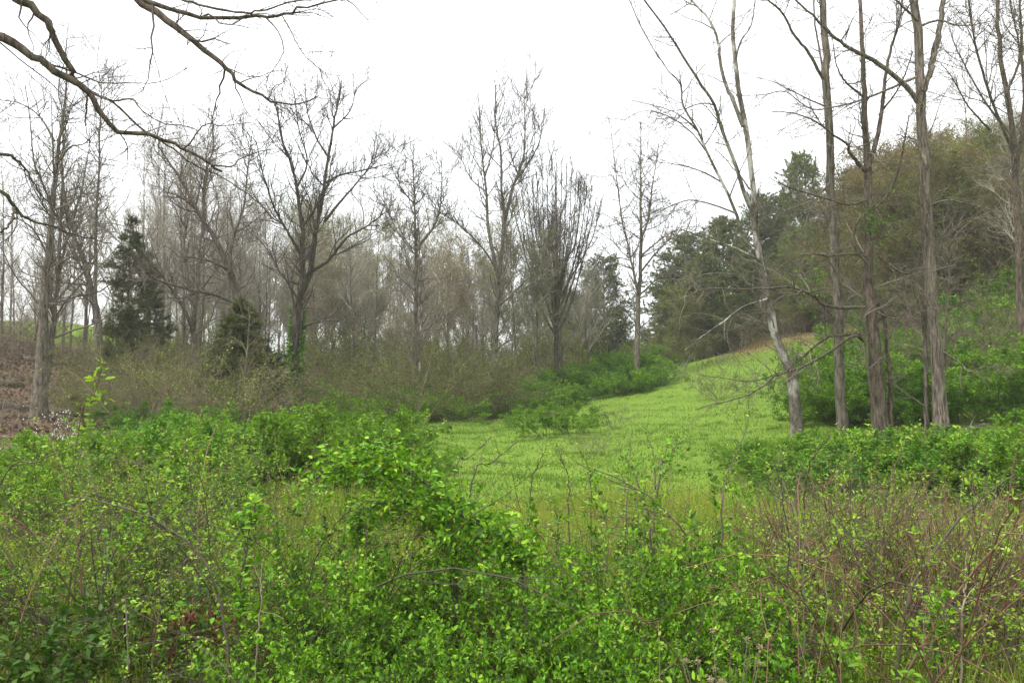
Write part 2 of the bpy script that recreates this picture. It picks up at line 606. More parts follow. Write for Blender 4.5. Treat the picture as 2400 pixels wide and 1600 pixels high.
def grass_mask(x, y):
    px = 1200 + x / np.maximum(y, .5) * FPX
    near = 1 - sst(y, 33, 40)
    left_edge = sst(x, -12.5 - 0 * y, -9.5) * near
    tongue = sst(px, 1230, 1400) * (1 - sst(px, 1800, 1950)) * (1 - sst(y, 54, 62))
    right = 1 - sst(x, 9, 12) * sst(y, 17, 22)
    crest = sst(y, 48, 55) * (1 - sst(x, -24, -18))
    hill = .75 * sst(x, 8, 12)
    rear = 1 - sst(y, 2.5, 4.0)
    return np.clip(np.maximum(np.maximum(left_edge * right * (1 - .5 * rear), tongue), np.maximum(crest, hill * .72)), 0, 1)


def dry_mask(x, y):
    px = 1200 + x / np.maximum(y, .5) * FPX
    band = .55 * sst(px, 1600, 1760) * (1 - sst(px, 1980, 2060)) * sst(y, 42, 47) * (1 - sst(y, 56, 64))
    b2 = sst(px, 2050, 2120) * (1 - sst(px, 2180, 2230)) * sst(y, 44, 50) * (1 - sst(y, 56, 66))
    return np.maximum(band, b2)


for nm, fn in (('grass', grass_mask), ('dry', dry_mask)):
    at = gm.attributes.new(nm, 'FLOAT', 'POINT')
    at.data.foreach_set('value', fn(V[:, 0], V[:, 1]).astype(np.float32))
g_o = link_obj('ground', gm, M['ground'], kind='structure')

# ---- meadow grass
r = rs('grass')


def scatter(n, x0, x1, y0, y1, pw=1.0, half=None):
    y = y0 + (y1 - y0) * r.random(n) ** pw
    x = r.uniform(x0, x1, n)
    if half:
        x = r.uniform(-1, 1, n) * (half * y + 1.2)
    return x, y


x, y = scatter(205000, 0, 0, 9.0, 44.0, 1.25, half=.6)
k = r.random(len(x)) < grass_mask(x, y) * (1 - dry_mask(x, y)) * (.35 + .65 * (np.sin(x * .9 + np.sin(y * .7) * 2) * np.sin(y * 1.1) * .5 + .5))
x, y = x[k], y[k]
gp = np.stack([x, y, ground_z(x, y) - .01], -1)
hh = .035 + .018 * (np.sin(x * 2.1) * np.sin(y * 1.7) + 1) + .0006 * y
o = link_obj('meadow_grass', make_mesh('meadow_grass', [blades(r, gp, hh, .006 + .0004 * y.mean())]), M['grass'], kind='stuff')
o['label'] = 'short bright green grass covering the open meadow'
o['category'] = 'grass'
x, y = scatter(100000, 0, 0, 3.2, 12.0, .85, half=.64)
gp = np.stack([x, y, ground_z(x, y) - .01], -1)
o = link_obj('tall_grass', make_mesh('tall_grass', [blades(r, gp, .25 + .09 * np.sin(x * 1.3 + y), .0058, .35)]), M['grass_tall'], kind='stuff')
o['label'] = 'taller yellowish green grass growing beneath the bramble thicket'
o['category'] = 'grass'
cxs, cys = scatter(420, 0, 0, 10.0, 40.0, 1.2, half=.5)
kk0 = grass_mask(cxs, cys) > .6
cxs, cys = cxs[kk0], cys[kk0]
nb_ = 70
x = np.repeat(cxs, nb_) + r.normal(0, .1, len(cxs) * nb_)
y = np.repeat(cys, nb_) + r.normal(0, .1, len(cxs) * nb_)
gp = np.stack([x, y, ground_z(x, y) - .01], -1)
o = link_obj('grass_tussocks', make_mesh('grass_tussocks', [blades(r, gp, np.repeat(r.uniform(.06, .13, len(cxs)), nb_), .007, .6)]), M['grass'], kind='stuff')
o['label'] = 'scattered taller tufts of grass over the meadow'
o['category'] = 'grass'
# dry grass band on the slope
x, y = r.uniform(8, 24, 60000), r.uniform(40, 64, 60000)
k = r.random(len(x)) < dry_mask(x, y)
x, y = x[k], y[k]
gp = np.stack([x, y, ground_z(x, y) - .02], -1)
o = link_obj('dry_grass', make_mesh('dry_grass', [blades(r, gp, .12 + .4 * np.clip(np.sin(x * 1.3 + np.sin(y)) * np.sin(y * .9 + x * .4), 0, 1), .012, .45)]), M['dry_grass'], kind='stuff')
o['label'] = 'tan and rusty dead grass on the slope below the pines'
o['category'] = 'grass'
# leaf litter on the left bank and below the near thicket
x, y = r.uniform(-34, -6, 42000), r.uniform(19, 50, 42000)
k = r.random(len(x)) > grass_mask(x, y)
x, y = x[k], y[k]
gp = np.stack([x, y, ground_z(x, y) + .01], -1)
o = link_obj('leaf_litter', make_mesh('leaf_litter', [leaf_mesh(r, gp, np.tile([[0., 0, .1]], (len(x), 1)), .15, .6)]), M['brown_litter'], kind='stuff')
o['label'] = 'brown fallen leaves covering the bank on the left'
o['category'] = 'leaf litter'
x, y = r.uniform(-2.4, 2.6, 9000), r.uniform(1.9, 4.4, 9000)
gp = np.stack([x, y, ground_z(x, y) + r.uniform(.01, .12, len(x))], -1)
o = link_obj('thicket_litter', make_mesh('thicket_litter', [leaf_mesh(r, gp, np.tile([[0., 0, .1]], (len(x), 1)), .06, .55)]), M['brown_litter'], kind='stuff')
o['label'] = 'brown dead leaves lying under the nearest shrubs'
o['category'] = 'leaf litter'
x0 = gpt(475, 4.7)
x, y = x0[0] + r.normal(0, .2, 2600), x0[1] + r.normal(0, .28, 2600)
gp = np.stack([x, y, ground_z(x, y) + r.uniform(.05, .42, len(x)) * np.exp(-((x - x0[0]) ** 2 + (y - x0[1]) ** 2) * 5)], -1)
o = link_obj('red_dead_leaves', make_mesh('red_dead_leaves', [leaf_mesh(r, gp, np.tile([[0., 0, .1]], (len(x), 1)), .07, .25)]), M['red_litter'], kind='stuff')
o['label'] = 'dark red patch of dead leaves at the bottom left of the thicket'
o['category'] = 'leaf litter'


# ================================================================== traced trees in front
def hero(name, label, Y, bark, limbs, seed, n1=0, l1=(1, 3), n2=300, l2=(.6, 1.6), n3=900, l3=(.25, .8), twig='twig_grey', up=.05, ang=48, tw=.004,
         knob=.035, ground=True, group=None, t0=.25, wig=.14, buds=0, budmat='leaf_bud', cat='tree', budsize=.05, n1t=(.25, 1.0), trunk_sides=12, jit=.02):
    """limbs: list of dicts / tuples (pixel points, width at start px, width at end px, depth drift start, depth drift end)"""
    rg = rs(seed)
    L0 = []
    for li, lb in enumerate(limbs):
        pts, w0, w1, d0, d1 = lb
        n = len(pts)
        pp = []
        for k_, (a, b) in enumerate(pts):
            dd = d0 + (d1 - d0) * k_ / max(1, n - 1)
            pp.append(P(a, b, Y + dd))
        pp = np.array(pp)
        if li == 0 and ground:
            z = float(ground_z(pp[0, 0], pp[0, 1])[0])
            if pp[0, 2] > z - .15:
                foot = pp[0].copy()
                foot[2] = z - .3
                if pp[0, 2] - foot[2] > .45:
                    pp = np.vstack([foot, pp])
                else:
                    pp[0] = foot
        K = 28
        path = catmull(pp, K)
        path[2:-1] += rg.normal(0, jit, (K - 3, 3)) * (w0 + w1) / 2 / FPX * Y * 4
        rad = (w1 + (w0 - w1) * np.linspace(1, 0, K) ** 1.25) * .45 * Y / FPX
        if li == 0 and ground:
            rad[:4] *= np.array([1.7, 1.35, 1.15, 1.05])
        L0.append((path, rad))
    base = L0[0][0][0].copy()
    root = thing(name, label, cat, base, group)
    for li, (path, rad) in enumerate(L0):
        big = rad[0] * 2 / Y * FPX > 14
        me = make_mesh(name + '_wood', [tubes((path - base)[None], rad[None], trunk_sides if big else 7, knob, rg)], smooth=True)
        link_obj('trunk' if li == 0 else 'limb', me, M[bark], root)
    par = np.array([p for p, _ in L0])
    prd = np.array([q_ for _, q_ in L0])
    parts = []
    if n1:
        b1, r1 = grow(rg, par, prd, n1, n1t[0], n1t[1], ang, 14, l1[0], l1[1], 9, .55, tw * 1.8, up, wig, .4, .35)
        parts.append(tubes(b1, r1, 5))
        src = [(b1, r1, .6), (par, prd, .4)]
    else:
        src = [(par, prd, 1.0)]
    b2s, r2s = [], []
    for pa, pr, fr in src:
        b2, r2 = grow(rg, pa, pr, int(n2 * fr * 1.15), t0, 1.0, ang, 16, l2[0], l2[1], 7, .6, tw * 1.3, up, wig, .35, .3)
        b2s.append(b2)
        r2s.append(r2)
    b2, r2 = np.concatenate(b2s), np.concatenate(r2s)
    parts.append(tubes(b2, r2, 4))
    b3, r3 = grow(rg, b2, r2, int(n3 * 1.6), .1, 1.0, 42, 14, l3[0] * 1.1, l3[1] * 1.2, 4, .7, tw * .75, up, wig * 1.3, .3, .3)
    parts.append(tubes(b3, r3, 3))
    parts = [(v - base, f) for v, f in parts]
    link_obj('crown', make_mesh(name + '_twigs', parts), M[twig], root, 'stuff')
    if buds:
        lv = leaves(rg, b3 - base, buds, budsize, .6, .1, 1, .03)
        link_obj('bud', make_mesh(name + '_buds', [lv]), M[budmat], root, 'stuff')
    return root, par, prd, base


# big tree out of frame on the left whose limbs hang over the picture
hero('overhanging_tree', 'bare tree whose dark limbs hang across the upper left of the picture', 10.0, 'bark_brown', [
    ([(-420, 1120), (-400, 700), (-380, 300), (-330, 0), (-300, -300), (-240, -700)], 105, 50, -.5, -.3),
    ([(-360, 90), (-200, 60), (0, 91), (46, 112), (89, 143), (143, 172), (200, 212), (222, 245), (250, 283), (275, 308), (332, 312), (386, 324), (430, 348), (493, 386), (520, 402)], 28, 6, -.3, .6),
    ([(-330, -60), (-150, -90), (0, -40), (46, 8), (107, 43), (121, 72), (143, 118), (161, 150), (180, 188), (204, 214)], 26, 13, -.3, .25),
    ([(200, 212), (265, 240), (330, 300), (400, 345), (460, 390), (530, 420), (600, 470), (650, 520)], 7, 2.5, .2, 1.0),
    ([(89, 143), (150, 160), (210, 184), (240, 195), (300, 195), (375, 193), (440, 160)], 6, 2, .1, .7),
    ([(204, 214), (262, 236), (310, 233), (331, 258), (386, 290), (430, 293), (465, 308)], 6, 2, .25, -.4),
    ([(430, 348), (446, 335), (470, 300), (490, 290), (520, 295), (590, 287)], 5, 2, .4, -.3),
    ([(493, 386), (545, 390), (562, 373), (610, 355), (650, 350), (720, 365)], 5, 1.8, .5, .9),
    ([(204, 225), (203, 255), (199, 295)], 6, 4, .2, .1),
    ([(0, 100), (60, 150), (120, 195), (170, 245), (230, 275), (330, 285)], 4, 1.5, .1, .6),
    ([(-400, 250), (-200, 330), (0, 358), (36, 372), (61, 395), (85, 440), (118, 478)], 13, 3, -.2, .6),
    ([(-400, 380), (-150, 400), (0, 447), (33, 487), (71, 515), (120, 530), (200, 555), (262, 570)], 15, 3, -.2, .8),
    ([(33, 487), (28, 520), (0, 545), (-30, 552)], 8, 6, .1, -.2),
    ([(-320, -250), (0, -260), (200, -120), (329, 0), (389, 44), (443, 82), (489, 126), (528, 157), (557, 193), (600, 218), (643, 237), (696, 245), (746, 225)], 26, 2.5, -.4, -1.2),
    ([(-300, -300), (0, -180), (250, -50), (346, 0), (393, 18), (493, 41), (607, 41), (661, 36), (714, 18), (800, 2), (860, -30)], 18, 2.5, -.5, -1.8),
    ([(250, -50), (400, -10), (464, 11), (561, 30), (607, 26), (678, 6), (740, -4)], 8, 3, -1.0, -1.5),
    ([(661, 36), (690, 90), (714, 130), (765, 172), (800, 178)], 3, 1.2, -1.6, -1.9),
    ([(780, -10), (820, 5), (850, 35), (885, 72)], 3.5, 1.2, -1.7, -1.5),
    ([(528, 157), (570, 175), (590, 178), (650, 150)], 3, 1, -1.1, -1.3),
], 'over', n1=44, l1=(.4, 1.4), n2=190, l2=(.25, .8), n3=420, l3=(.1, .4), twig='twig_dark', up=-.02, tw=.0024, n1t=(.3, 1), t0=.35, wig=.24, ang=45, knob=.08, jit=.05)

hero('twin_trunk_tree', 'tall grey twin-trunked bare tree on the bank at far left', 26.0, 'bark_grey', [
    ([(89, 990), (97, 860), (101, 786), (105, 680), (118, 571), (124, 490), (132, 380), (143, 304), (152, 214), (157, 90)], 33, 3, 0, .5),
    ([(100, 960), (110, 880), (122, 800), (128, 732), (134, 679), (138, 615), (142, 500), (148, 357), (150, 260)], 20, 4, .3, .6),
    ([(138, 640), (155, 570), (170, 520), (190, 450), (205, 370), (215, 300)], 8, 2, .4, 1.6),
    ([(124, 490), (100, 430), (80, 380), (72, 300), (60, 200)], 7, 2, 0, -1.5),
    ([(132, 385), (165, 345), (200, 335), (240, 290)], 6, 2, 0, -.8),
    ([(128, 330), (90, 270), (40, 240), (0, 235)], 6, 2, 0, .9),
    ([(112, 600), (80, 540), (40, 512), (0, 505)], 6, 2, 0, -1),
], 'h1', n1=46, l1=(1.5, 4), n2=240, l2=(.7, 2), n3=1100, l3=(.3, .9), up=.08, tw=.0065)

hero('leaning_bank_tree', 'slim bare tree leaning left beside the tall cedar', 34.0, 'bark_grey', [
    ([(230, 800), (226, 740), (218, 690), (205, 640), (193, 607), (178, 560), (168, 530), (150, 450), (140, 380)], 24, 4, 0, .4),
    ([(226, 740), (224, 650), (226, 500), (232, 400), (234, 285), (238, 200)], 11, 2, 0, .6),
    ([(218, 690), (180, 600), (150, 540), (110, 470)], 6, 2, 0, -1),
], 'h2', n1=40, l1=(1.5, 3.5), n2=220, l2=(.7, 2), n3=1000, l3=(.3, .9), up=.08, tw=.008)

hero('multi_stem_tree', 'bare tree with several thin stems forking low on the bank', 38.0, 'bark_grey', [
    ([(455, 880), (453, 800), (454, 770), (462, 690), (464, 620), (475, 530), (480, 450), (490, 370)], 22, 3, 0, .5),
    ([(452, 775), (442, 745), (418, 700), (393, 665), (357, 620), (330, 590)], 12, 4, 0, -1.5),
    ([(455, 740), (440, 650), (432, 570), (440, 500), (430, 420), (420, 330)], 9, 2, 0, 1.2),
    ([(462, 690), (500, 640), (530, 590), (560, 560)], 6, 2, 0, -1.0),
], 'h4b', n1=40, l1=(1.5, 3.5), n2=220, l2=(.7, 2), n3=1000, l3=(.3, .9), up=.09, tw=.0075)

hero('leaning_tree', 'brown bare tree leaning left with one long sideways limb', 34.0, 'bark_brown', [
    ([(575, 980), (570, 860), (565, 760), (555, 700), (540, 640), (512, 575), (480, 525), (460, 490), (428, 428), (400, 385), (370, 340)], 27, 4, 0, .8),
    ([(556, 712), (500, 690), (430, 675), (362, 652), (345, 640)], 11, 5, 0, -1.5),
    ([(538, 640), (542, 580), (556, 530), (572, 480), (580, 400), (590, 320)], 11, 2.5, 0, 1),
    ([(480, 525), (478, 430), (500, 340), (495, 260)], 8, 2, .4, 1.3),
    ([(535, 632), (490, 612), (440, 602)], 7, 3, .2, -1),
    ([(460, 490), (420, 460), (385, 450)], 6, 2, .5, -.4),
], 'h4', n1=50, l1=(1.5, 3.6), n2=260, l2=(.7, 2), n3=1100, l3=(.3, .9), up=.07, tw=.008)

hero('forked_tree', 'large dark forked bare tree with ivy at its foot left of centre', 31.0, 'bark_dark', [
    ([(676, 1000), (684, 880), (693, 786), (700, 714), (711, 655), (708, 600), (710, 540), (700, 480), (690, 404), (662, 330), (650, 250)], 26, 4, 0, -.6),
    ([(705, 690), (727, 640), (736, 571), (744, 515), (760, 450), (764, 400), (782, 290), (793, 240), (800, 190)], 18, 3, 0, .8),
    ([(724, 640), (770, 610), (810, 560), (860, 530), (900, 500)], 10, 3, .1, -1.2),
    ([(760, 520), (800, 470), (835, 430), (870, 380), (880, 320)], 8, 2, .5, 1.4),
    ([(762, 430), (800, 410), (850, 400), (905, 385)], 7, 2, .6, -.5),
    ([(708, 600), (675, 545), (640, 480), (615, 400), (600, 330)], 9, 2, -.2, -1.4),
    ([(700, 665), (665, 650), (630, 590), (590, 540)], 8, 2, -.1, 1),
    ([(706, 770), (740, 755), (790, 752), (840, 760)], 6, 2, 0, -1),
    ([(770, 370), (740, 320), (720, 260), (715, 200)], 6, 2, .5, 1.2),
    ([(782, 300), (820, 260), (835, 205)], 5, 2, .6, 0),
    ([(696, 440), (720, 380), (700, 300), (690, 220)], 6, 2, -.3, .5),
], 'h5', n1=60, l1=(1.4, 3.4), n2=420, l2=(.7, 2), n3=1900, l3=(.3, .9), up=.1, twig='twig_dark', tw=.0065, ang=42)

hero('pale_stem_tree', 'slim grey-brown bare tree with a high right fork, left of the tallest tree', 40.0, 'bark_grey', [
    ([(968, 990), (970, 880), (972, 786), (975, 690), (975, 590), (974, 535), (971, 464), (966, 375)], 17, 3, 0, .3),
    ([(976, 585), (1000, 552), (1016, 533), (1030, 495), (1034, 460), (1036, 386)], 9, 2, 0, .8),
    ([(972, 480), (940, 440), (930, 400)], 5, 2, 0, -1),
    ([(975, 600), (930, 540), (905, 480)], 5, 2, 0, 1),
], 'h6', n1=40, l1=(1.2, 3), n2=240, l2=(.8, 2), n3=1000, l3=(.4, 1), up=.1, tw=.0095)

hero('white_sapling', 'thin whitish sapling stem at the edge of the central wood', 38.0, 'bark_white', [
    ([(985, 985), (985, 900), (982, 830), (986, 760), (990, 700)], 9, 3, 0, .2),
], 'h6b', n1=14, l1=(.8, 2), n2=60, l2=(.5, 1.2), n3=200, l3=(.3, .7), up=.1, tw=.0075)

hero('tall_centre_tree', 'tallest bare tree at centre with three upright stems', 42.0, 'bark_grey', [
    ([(1161, 985), (1160, 940), (1157, 860), (1164, 760), (1168, 690), (1174, 600), (1180, 510), (1177, 446), (1173, 357), (1162, 286), (1162, 200)], 20, 3, 0, .3),
    ([(1170, 660), (1155, 595), (1143, 520), (1141, 464), (1136, 410), (1127, 339), (1124, 260), (1120, 220)], 11, 2, 0, -.8),
    ([(1178, 545), (1200, 446), (1225, 375), (1230, 303), (1228, 225)], 10, 2, .2, 1.2),
    ([(1204, 430), (1240, 380), (1265, 330), (1270, 290)], 6, 2, .5, .2),
    ([(1136, 415), (1155, 350), (1160, 290)], 5, 2, -.3, .3),
    ([(1170, 640), (1130, 580), (1080, 530), (1040, 500)], 6, 2, 0, -1.5),
    ([(1165, 720), (1200, 690), (1250, 640), (1290, 610)], 6, 2, 0, -1.2),
    ([(1160, 820), (1190, 800), (1220, 790)], 5, 2, 0, -.6),
    ([(1140, 450), (1105, 420), (1080, 370)], 5, 2, -.2, .8),
], 'h7', n1=50, l1=(1.5, 3.4), n2=340, l2=(.8, 2), n3=1300, l3=(.4, 1.1), up=.13, tw=.0095, ang=38)

vase = []
rv = rs('vase')
for k in range(19):
    f = (k + .5) / 19 * 2 - 1
    xt = 1305 + f * 112
    yt = 372 + 110 * abs(f) ** 1.8 + rv.uniform(-12, 22)
    y0 = rv.uniform(690, 790)
    vase.append(([(1303, y0), (1304 + f * 40, y0 - 70 - 30 * (1 - abs(f))), (1304 + f * 88, 560), (xt, yt)], rv.uniform(5, 8), 1.8, 0, rv.uniform(-2.2, 2.2)))
hero('vase_tree', 'dense vase-shaped bare tree with many fanning stems at the meadow corner', 46.0, 'bark_brown', [
    ([(1303, 930), (1303, 860), (1303, 780), (1304, 700), (1306, 600), (1303, 470), (1300, 390)], 17, 2.5, 0, .2)] + vase,
    'h8', n1=60, l1=(1.5, 3.2), n2=480, l2=(.8, 1.8), n3=2000, l3=(.4, 1.0), up=.16, tw=.01, ang=30, twig='twig_grey')

hero('edge_tree', 'bare tree with level side branches beside the dark round pine', 44.0, 'bark_grey', [
    ([(1493, 880), (1494, 800), (1497, 700), (1500, 640), (1503, 540), (1501, 460), (1502, 400), (1502, 286)], 20, 2.5, 0, .3),
    ([(1496, 690), (1487, 650), (1475, 590), (1457, 510), (1444, 410), (1434, 321)], 8, 2, 0, -.8),
    ([(1503, 560), (1520, 510), (1530, 430), (1545, 330)], 7, 2, 0, 1),
    ([(1500, 640), (1540, 590), (1580, 555), (1640, 545)], 6, 2, 0, -1.2),
    ([(1501, 600), (1550, 560), (1600, 530)], 5, 2, 0, 1.2),
    ([(1500, 690), (1560, 640), (1620, 640)], 5, 2, 0, -.5),
], 'h9', n1=60, l1=(1.2, 3.4), n2=300, l2=(.8, 1.8), n3=1100, l3=(.4, 1.0), up=.06, tw=.0095, ang=55)

hero('white_bark_tree', 'white patchy-barked tree leaning left over the meadow edge', 21.0, 'bark_white', [
    ([(1868, 1020), (1864, 935), (1857, 890), (1846, 860), (1832, 820), (1814, 770), (1804, 715), (1789, 660), (1780, 600), (1771, 530), (1769, 480), (1761, 393), (1747, 304), (1734, 214), (1723, 143), (1717, 71), (1721, -20), (1724, -150)], 30, 9, 0, .2),
    ([(1742, 296), (1718, 236), (1704, 207), (1688, 150), (1682, 89), (1659, 43), (1618, 0), (1560, -60)], 12, 5, .1, 1.2),
    ([(1768, 510), (1743, 446), (1718, 371), (1693, 307), (1675, 246), (1646, 203), (1600, 132), (1555, 60), (1510, 0), (1470, -60)], 12, 4, .1, -1.2),
    ([(1775, 600), (1739, 553), (1725, 500), (1693, 428), (1657, 357), (1636, 307), (1600, 246), (1596, 200), (1560, 157), (1507, 71), (1475, 0)], 10, 3, .1, .9),
    ([(1636, 307), (1600, 275), (1560, 255), (1480, 235)], 5, 1.5, .6, .2),
    ([(1657, 357), (1620, 310), (1560, 270), (1500, 262), (1445, 296)], 5, 1.5, .6, 1.4),
    ([(1693, 428), (1640, 400), (1580, 385), (1530, 380)], 5, 1.5, .5, -.6),
    ([(1725, 500), (1670, 480), (1610, 470), (1540, 500), (1500, 540)], 6, 1.5, .2, 1.2),
    ([(1780, 610), (1720, 580), (1660, 560), (1600, 540), (1560, 545)], 6, 1.5, 0, -1),
    ([(1800, 700), (1740, 720), (1700, 750), (1650, 785), (1605, 820)], 6, 1.5, 0, -1.2),
    ([(1795, 690), (1730, 650), (1680, 640), (1610, 650)], 5, 1.5, 0, -.6),
    ([(1723, 150), (1735, 100), (1760, 60), (1770, 0)], 5, 3, .2, .9),
], 'h10', n1=44, l1=(1.0, 2.6), n2=260, l2=(.5, 1.3), n3=1000, l3=(.2, .6), up=.02, tw=.0042, ang=48)

hero('straight_tree', 'straight grey trunk between the white-barked tree and the gnarled tree', 21.0, 'bark_grey', [
    ([(1974, 1068), (1972, 980), (1970, 900), (1964, 720), (1957, 590), (1949, 500), (1946, 357), (1939, 214), (1934, 107), (1925, 0), (1918, -150)], 29, 17, 0, .3),
    ([(1929, 186), (1896, 125), (1861, 82), (1832, 29), (1800, 0), (1760, -50)], 9, 4, .1, -.9),
    ([(1932, 240), (1925, 143), (1911, 64), (1907, 0), (1905, -60)], 6, 4, .2, .5),
    ([(1935, 250), (1900, 235), (1860, 215), (1820, 195), (1780, 182)], 5, 1.5, 0, -1),
    ([(1945, 430), (1900, 470), (1850, 490), (1800, 500)], 5, 2, 0, -1.2),
], 'h11', n1=20, l1=(.8, 2.2), n2=130, l2=(.5, 1.3), n3=500, l3=(.2, .6), up=.04, tw=.0042)

hero('gnarled_tree', 'dark gnarled tree with long crooked low limbs reaching over the meadow', 20.0, 'bark_brown', [
    ([(2066, 1075), (2062, 960), (2056, 860), (2043, 740), (2036, 640), (2034, 520), (2034, 410), (2033, 339), (2027, 232), (2020, 143), (2018, 0), (2015, -120)], 40, 8, 0, .3),
    ([(2034, 400), (2055, 321), (2068, 250), (2075, 179), (2090, 110), (2110, 40), (2120, -40)], 14, 5, .1, .9),
    ([(2026, 400), (2005, 375), (1989, 354), (1986, 338), (1950, 314), (1907, 282), (1850, 264), (1810, 262)], 11, 2.5, .1, -.9),
    ([(2026, 720), (1979, 721), (1932, 715), (1911, 696), (1880, 680), (1840, 672), (1779, 677), (1720, 677), (1671, 675), (1600, 690)], 11, 2, 0, -1.5),
    ([(2028, 782), (2007, 783), (1970, 786), (1939, 790), (1900, 820), (1886, 832), (1850, 862), (1832, 872), (1780, 890), (1743, 893), (1690, 885), (1636, 878)], 10, 2, 0, .9),
    ([(2028, 800), (2000, 786), (1957, 815), (1920, 838), (1880, 860), (1814, 882), (1790, 905), (1740, 930), (1680, 945), (1630, 960)], 9, 2, -.1, -1.3),
    ([(2030, 600), (1990, 595), (1940, 600), (1900, 595), (1850, 610), (1800, 650)], 7, 2, 0, -.9),
    ([(2034, 620), (2000, 570), (2010, 520), (2030, 500)], 7, 5, -.2, -.3),
    ([(2050, 730), (2090, 745), (2110, 745), (2160, 742)], 6, 2, -.1, -.8),
    ([(2060, 600), (2100, 630), (2130, 640), (2160, 610)], 7, 3, 0, -.6),
    ([(2040, 500), (2085, 450), (2110, 380), (2120, 330), (2130, 270)], 9, 3, .1, -.6),
    ([(2030, 470), (1990, 480), (1950, 470), (1900, 455), (1850, 440), (1800, 415)], 7, 2, 0, -1.1),
    ([(2020, 225), (1980, 190), (1960, 150), (1950, 80)], 7, 2, .2, -.7),
    ([(2060, 270), (2110, 200), (2140, 120)], 6, 3, .5, .2),
    ([(2086, 1070), (2087, 960), (2086, 890), (2078, 800), (2070, 735), (2050, 690)], 14, 9, .2, .1),
    ([(2056, 1070), (2048, 960), (2036, 880), (2027, 790), (2020, 720)], 8, 5, -.4, -.3),
], 'h12', n1=70, l1=(.8, 2.3), n2=420, l2=(.4, 1.2), n3=1700, l3=(.2, .6), up=.01, tw=.004, twig='twig_grey', wig=.2, ang=52)

hero('shaggy_tree', 'thick shaggy-barked grey trunk forking high, right of the gnarled tree', 20.0, 'bark_shaggy', [
    ([(2209, 1075), (2206, 980), (2200, 900), (2187, 750), (2180, 640), (2172, 540), (2170, 480), (2164, 375), (2159, 268), (2156, 179), (2150, 89), (2143, 0), (2135, -130)], 36, 21, 0, .3),
    ([(2163, 215), (2180, 165), (2188, 130), (2200, 71), (2211, 0), (2225, -100)], 17, 13, .1, .6),
    ([(2152, 240), (2125, 205), (2061, 150), (2020, 128), (1993, 114), (1957, 89), (1930, 62), (1904, 36), (1864, 0), (1830, -40)], 15, 4, 0, -1.0),
    ([(2160, 60), (2200, 48), (2235, 58), (2270, 60), (2320, 50)], 7, 2, .2, -.4),
    ([(2152, 50), (2120, 20), (2090, -10)], 8, 5, 0, -.5),
    ([(2150, 180), (2080, 210), (2020, 235), (1960, 250), (1900, 255), (1840, 215), (1790, 222), (1715, 226)], 7, 2, 0, 1.2),
    ([(2185, 480), (2220, 470), (2280, 480), (2350, 500)], 6, 2, 0, -.8),
    ([(2170, 1070), (2171, 960), (2170, 860), (2166, 760), (2164, 700)], 13, 10, .35, .1),
    ([(2205, 820), (2250, 850), (2270, 870), (2300, 862), (2350, 860)], 5, 1.5, 0, -.8),
], 'h13', n1=46, l1=(.8, 2.4), n2=260, l2=(.4, 1.2), n3=1100, l3=(.2, .6), up=.03, tw=.004)

hero('right_fan_tree', 'bare tree with reddish fanning stems at the upper right corner', 25.0, 'bark_brown', [
    ([(2395, 900), (2390, 620), (2380, 420), (2372, 304), (2350, 160), (2340, 60), (2336, -60)], 26, 8, 0, .3),
    ([(2376, 360), (2330, 250), (2290, 120), (2270, 0), (2260, -60)], 9, 3, .1, -.9),
    ([(2380, 420), (2400, 260), (2395, 120), (2390, 0), (2385, -60)], 10, 5, .1, .9),
    ([(2374, 320), (2310, 240), (2240, 110), (2220, 40)], 7, 2, .1, 1.0),
    ([(2360, 220), (2390, 130), (2370, 20), (2360, -40)], 7, 3, .1, 0),
    ([(2320, 305), (2270, 250), (2230, 180), (2205, 150)], 6, 2, .3, -.5),
], 'h14', n1=60, l1=(1, 2.8), n2=380, l2=(.5, 1.5), n3=1600, l3=(.2, .7), up=.08, tw=.005, twig='twig_grey', buds=2500, budmat='leaf_rust', budsize=.04)

hero('thin_hill_sapling', 'thin crooked sapling just right of the shaggy trunk', 23.0, 'bark_brown', [
    ([(2214, 900), (2216, 780), (2222, 680), (2226, 630), (2221, 590), (2250, 540), (2290, 510)], 8, 3, 0, .2),
    ([(2223, 600), (2215, 560), (2210, 500)], 4, 2, 0, .4),
], 'h15', n1=16, l1=(.6, 1.6), n2=70, l2=(.4, 1), n3=250, l3=(.2, .5), up=.02, tw=.004)

hero('pale_sapling', 'slender pale grey sapling standing in front of the dark low cedar', 24.0, 'bark_grey', [
    ([(571, 1010), (573, 930), (577, 850), (583, 780), (586, 740)], 8, 3, 0, .2),
    ([(575, 960), (600, 935), (630, 900), (660, 885)], 3, 1.5, 0, -.4),
], 'h16', n1=14, l1=(.6, 1.4), n2=50, l2=(.3, .8), n3=160, l3=(.2, .5), up=.05, tw=.0045, twig='twig_brush')

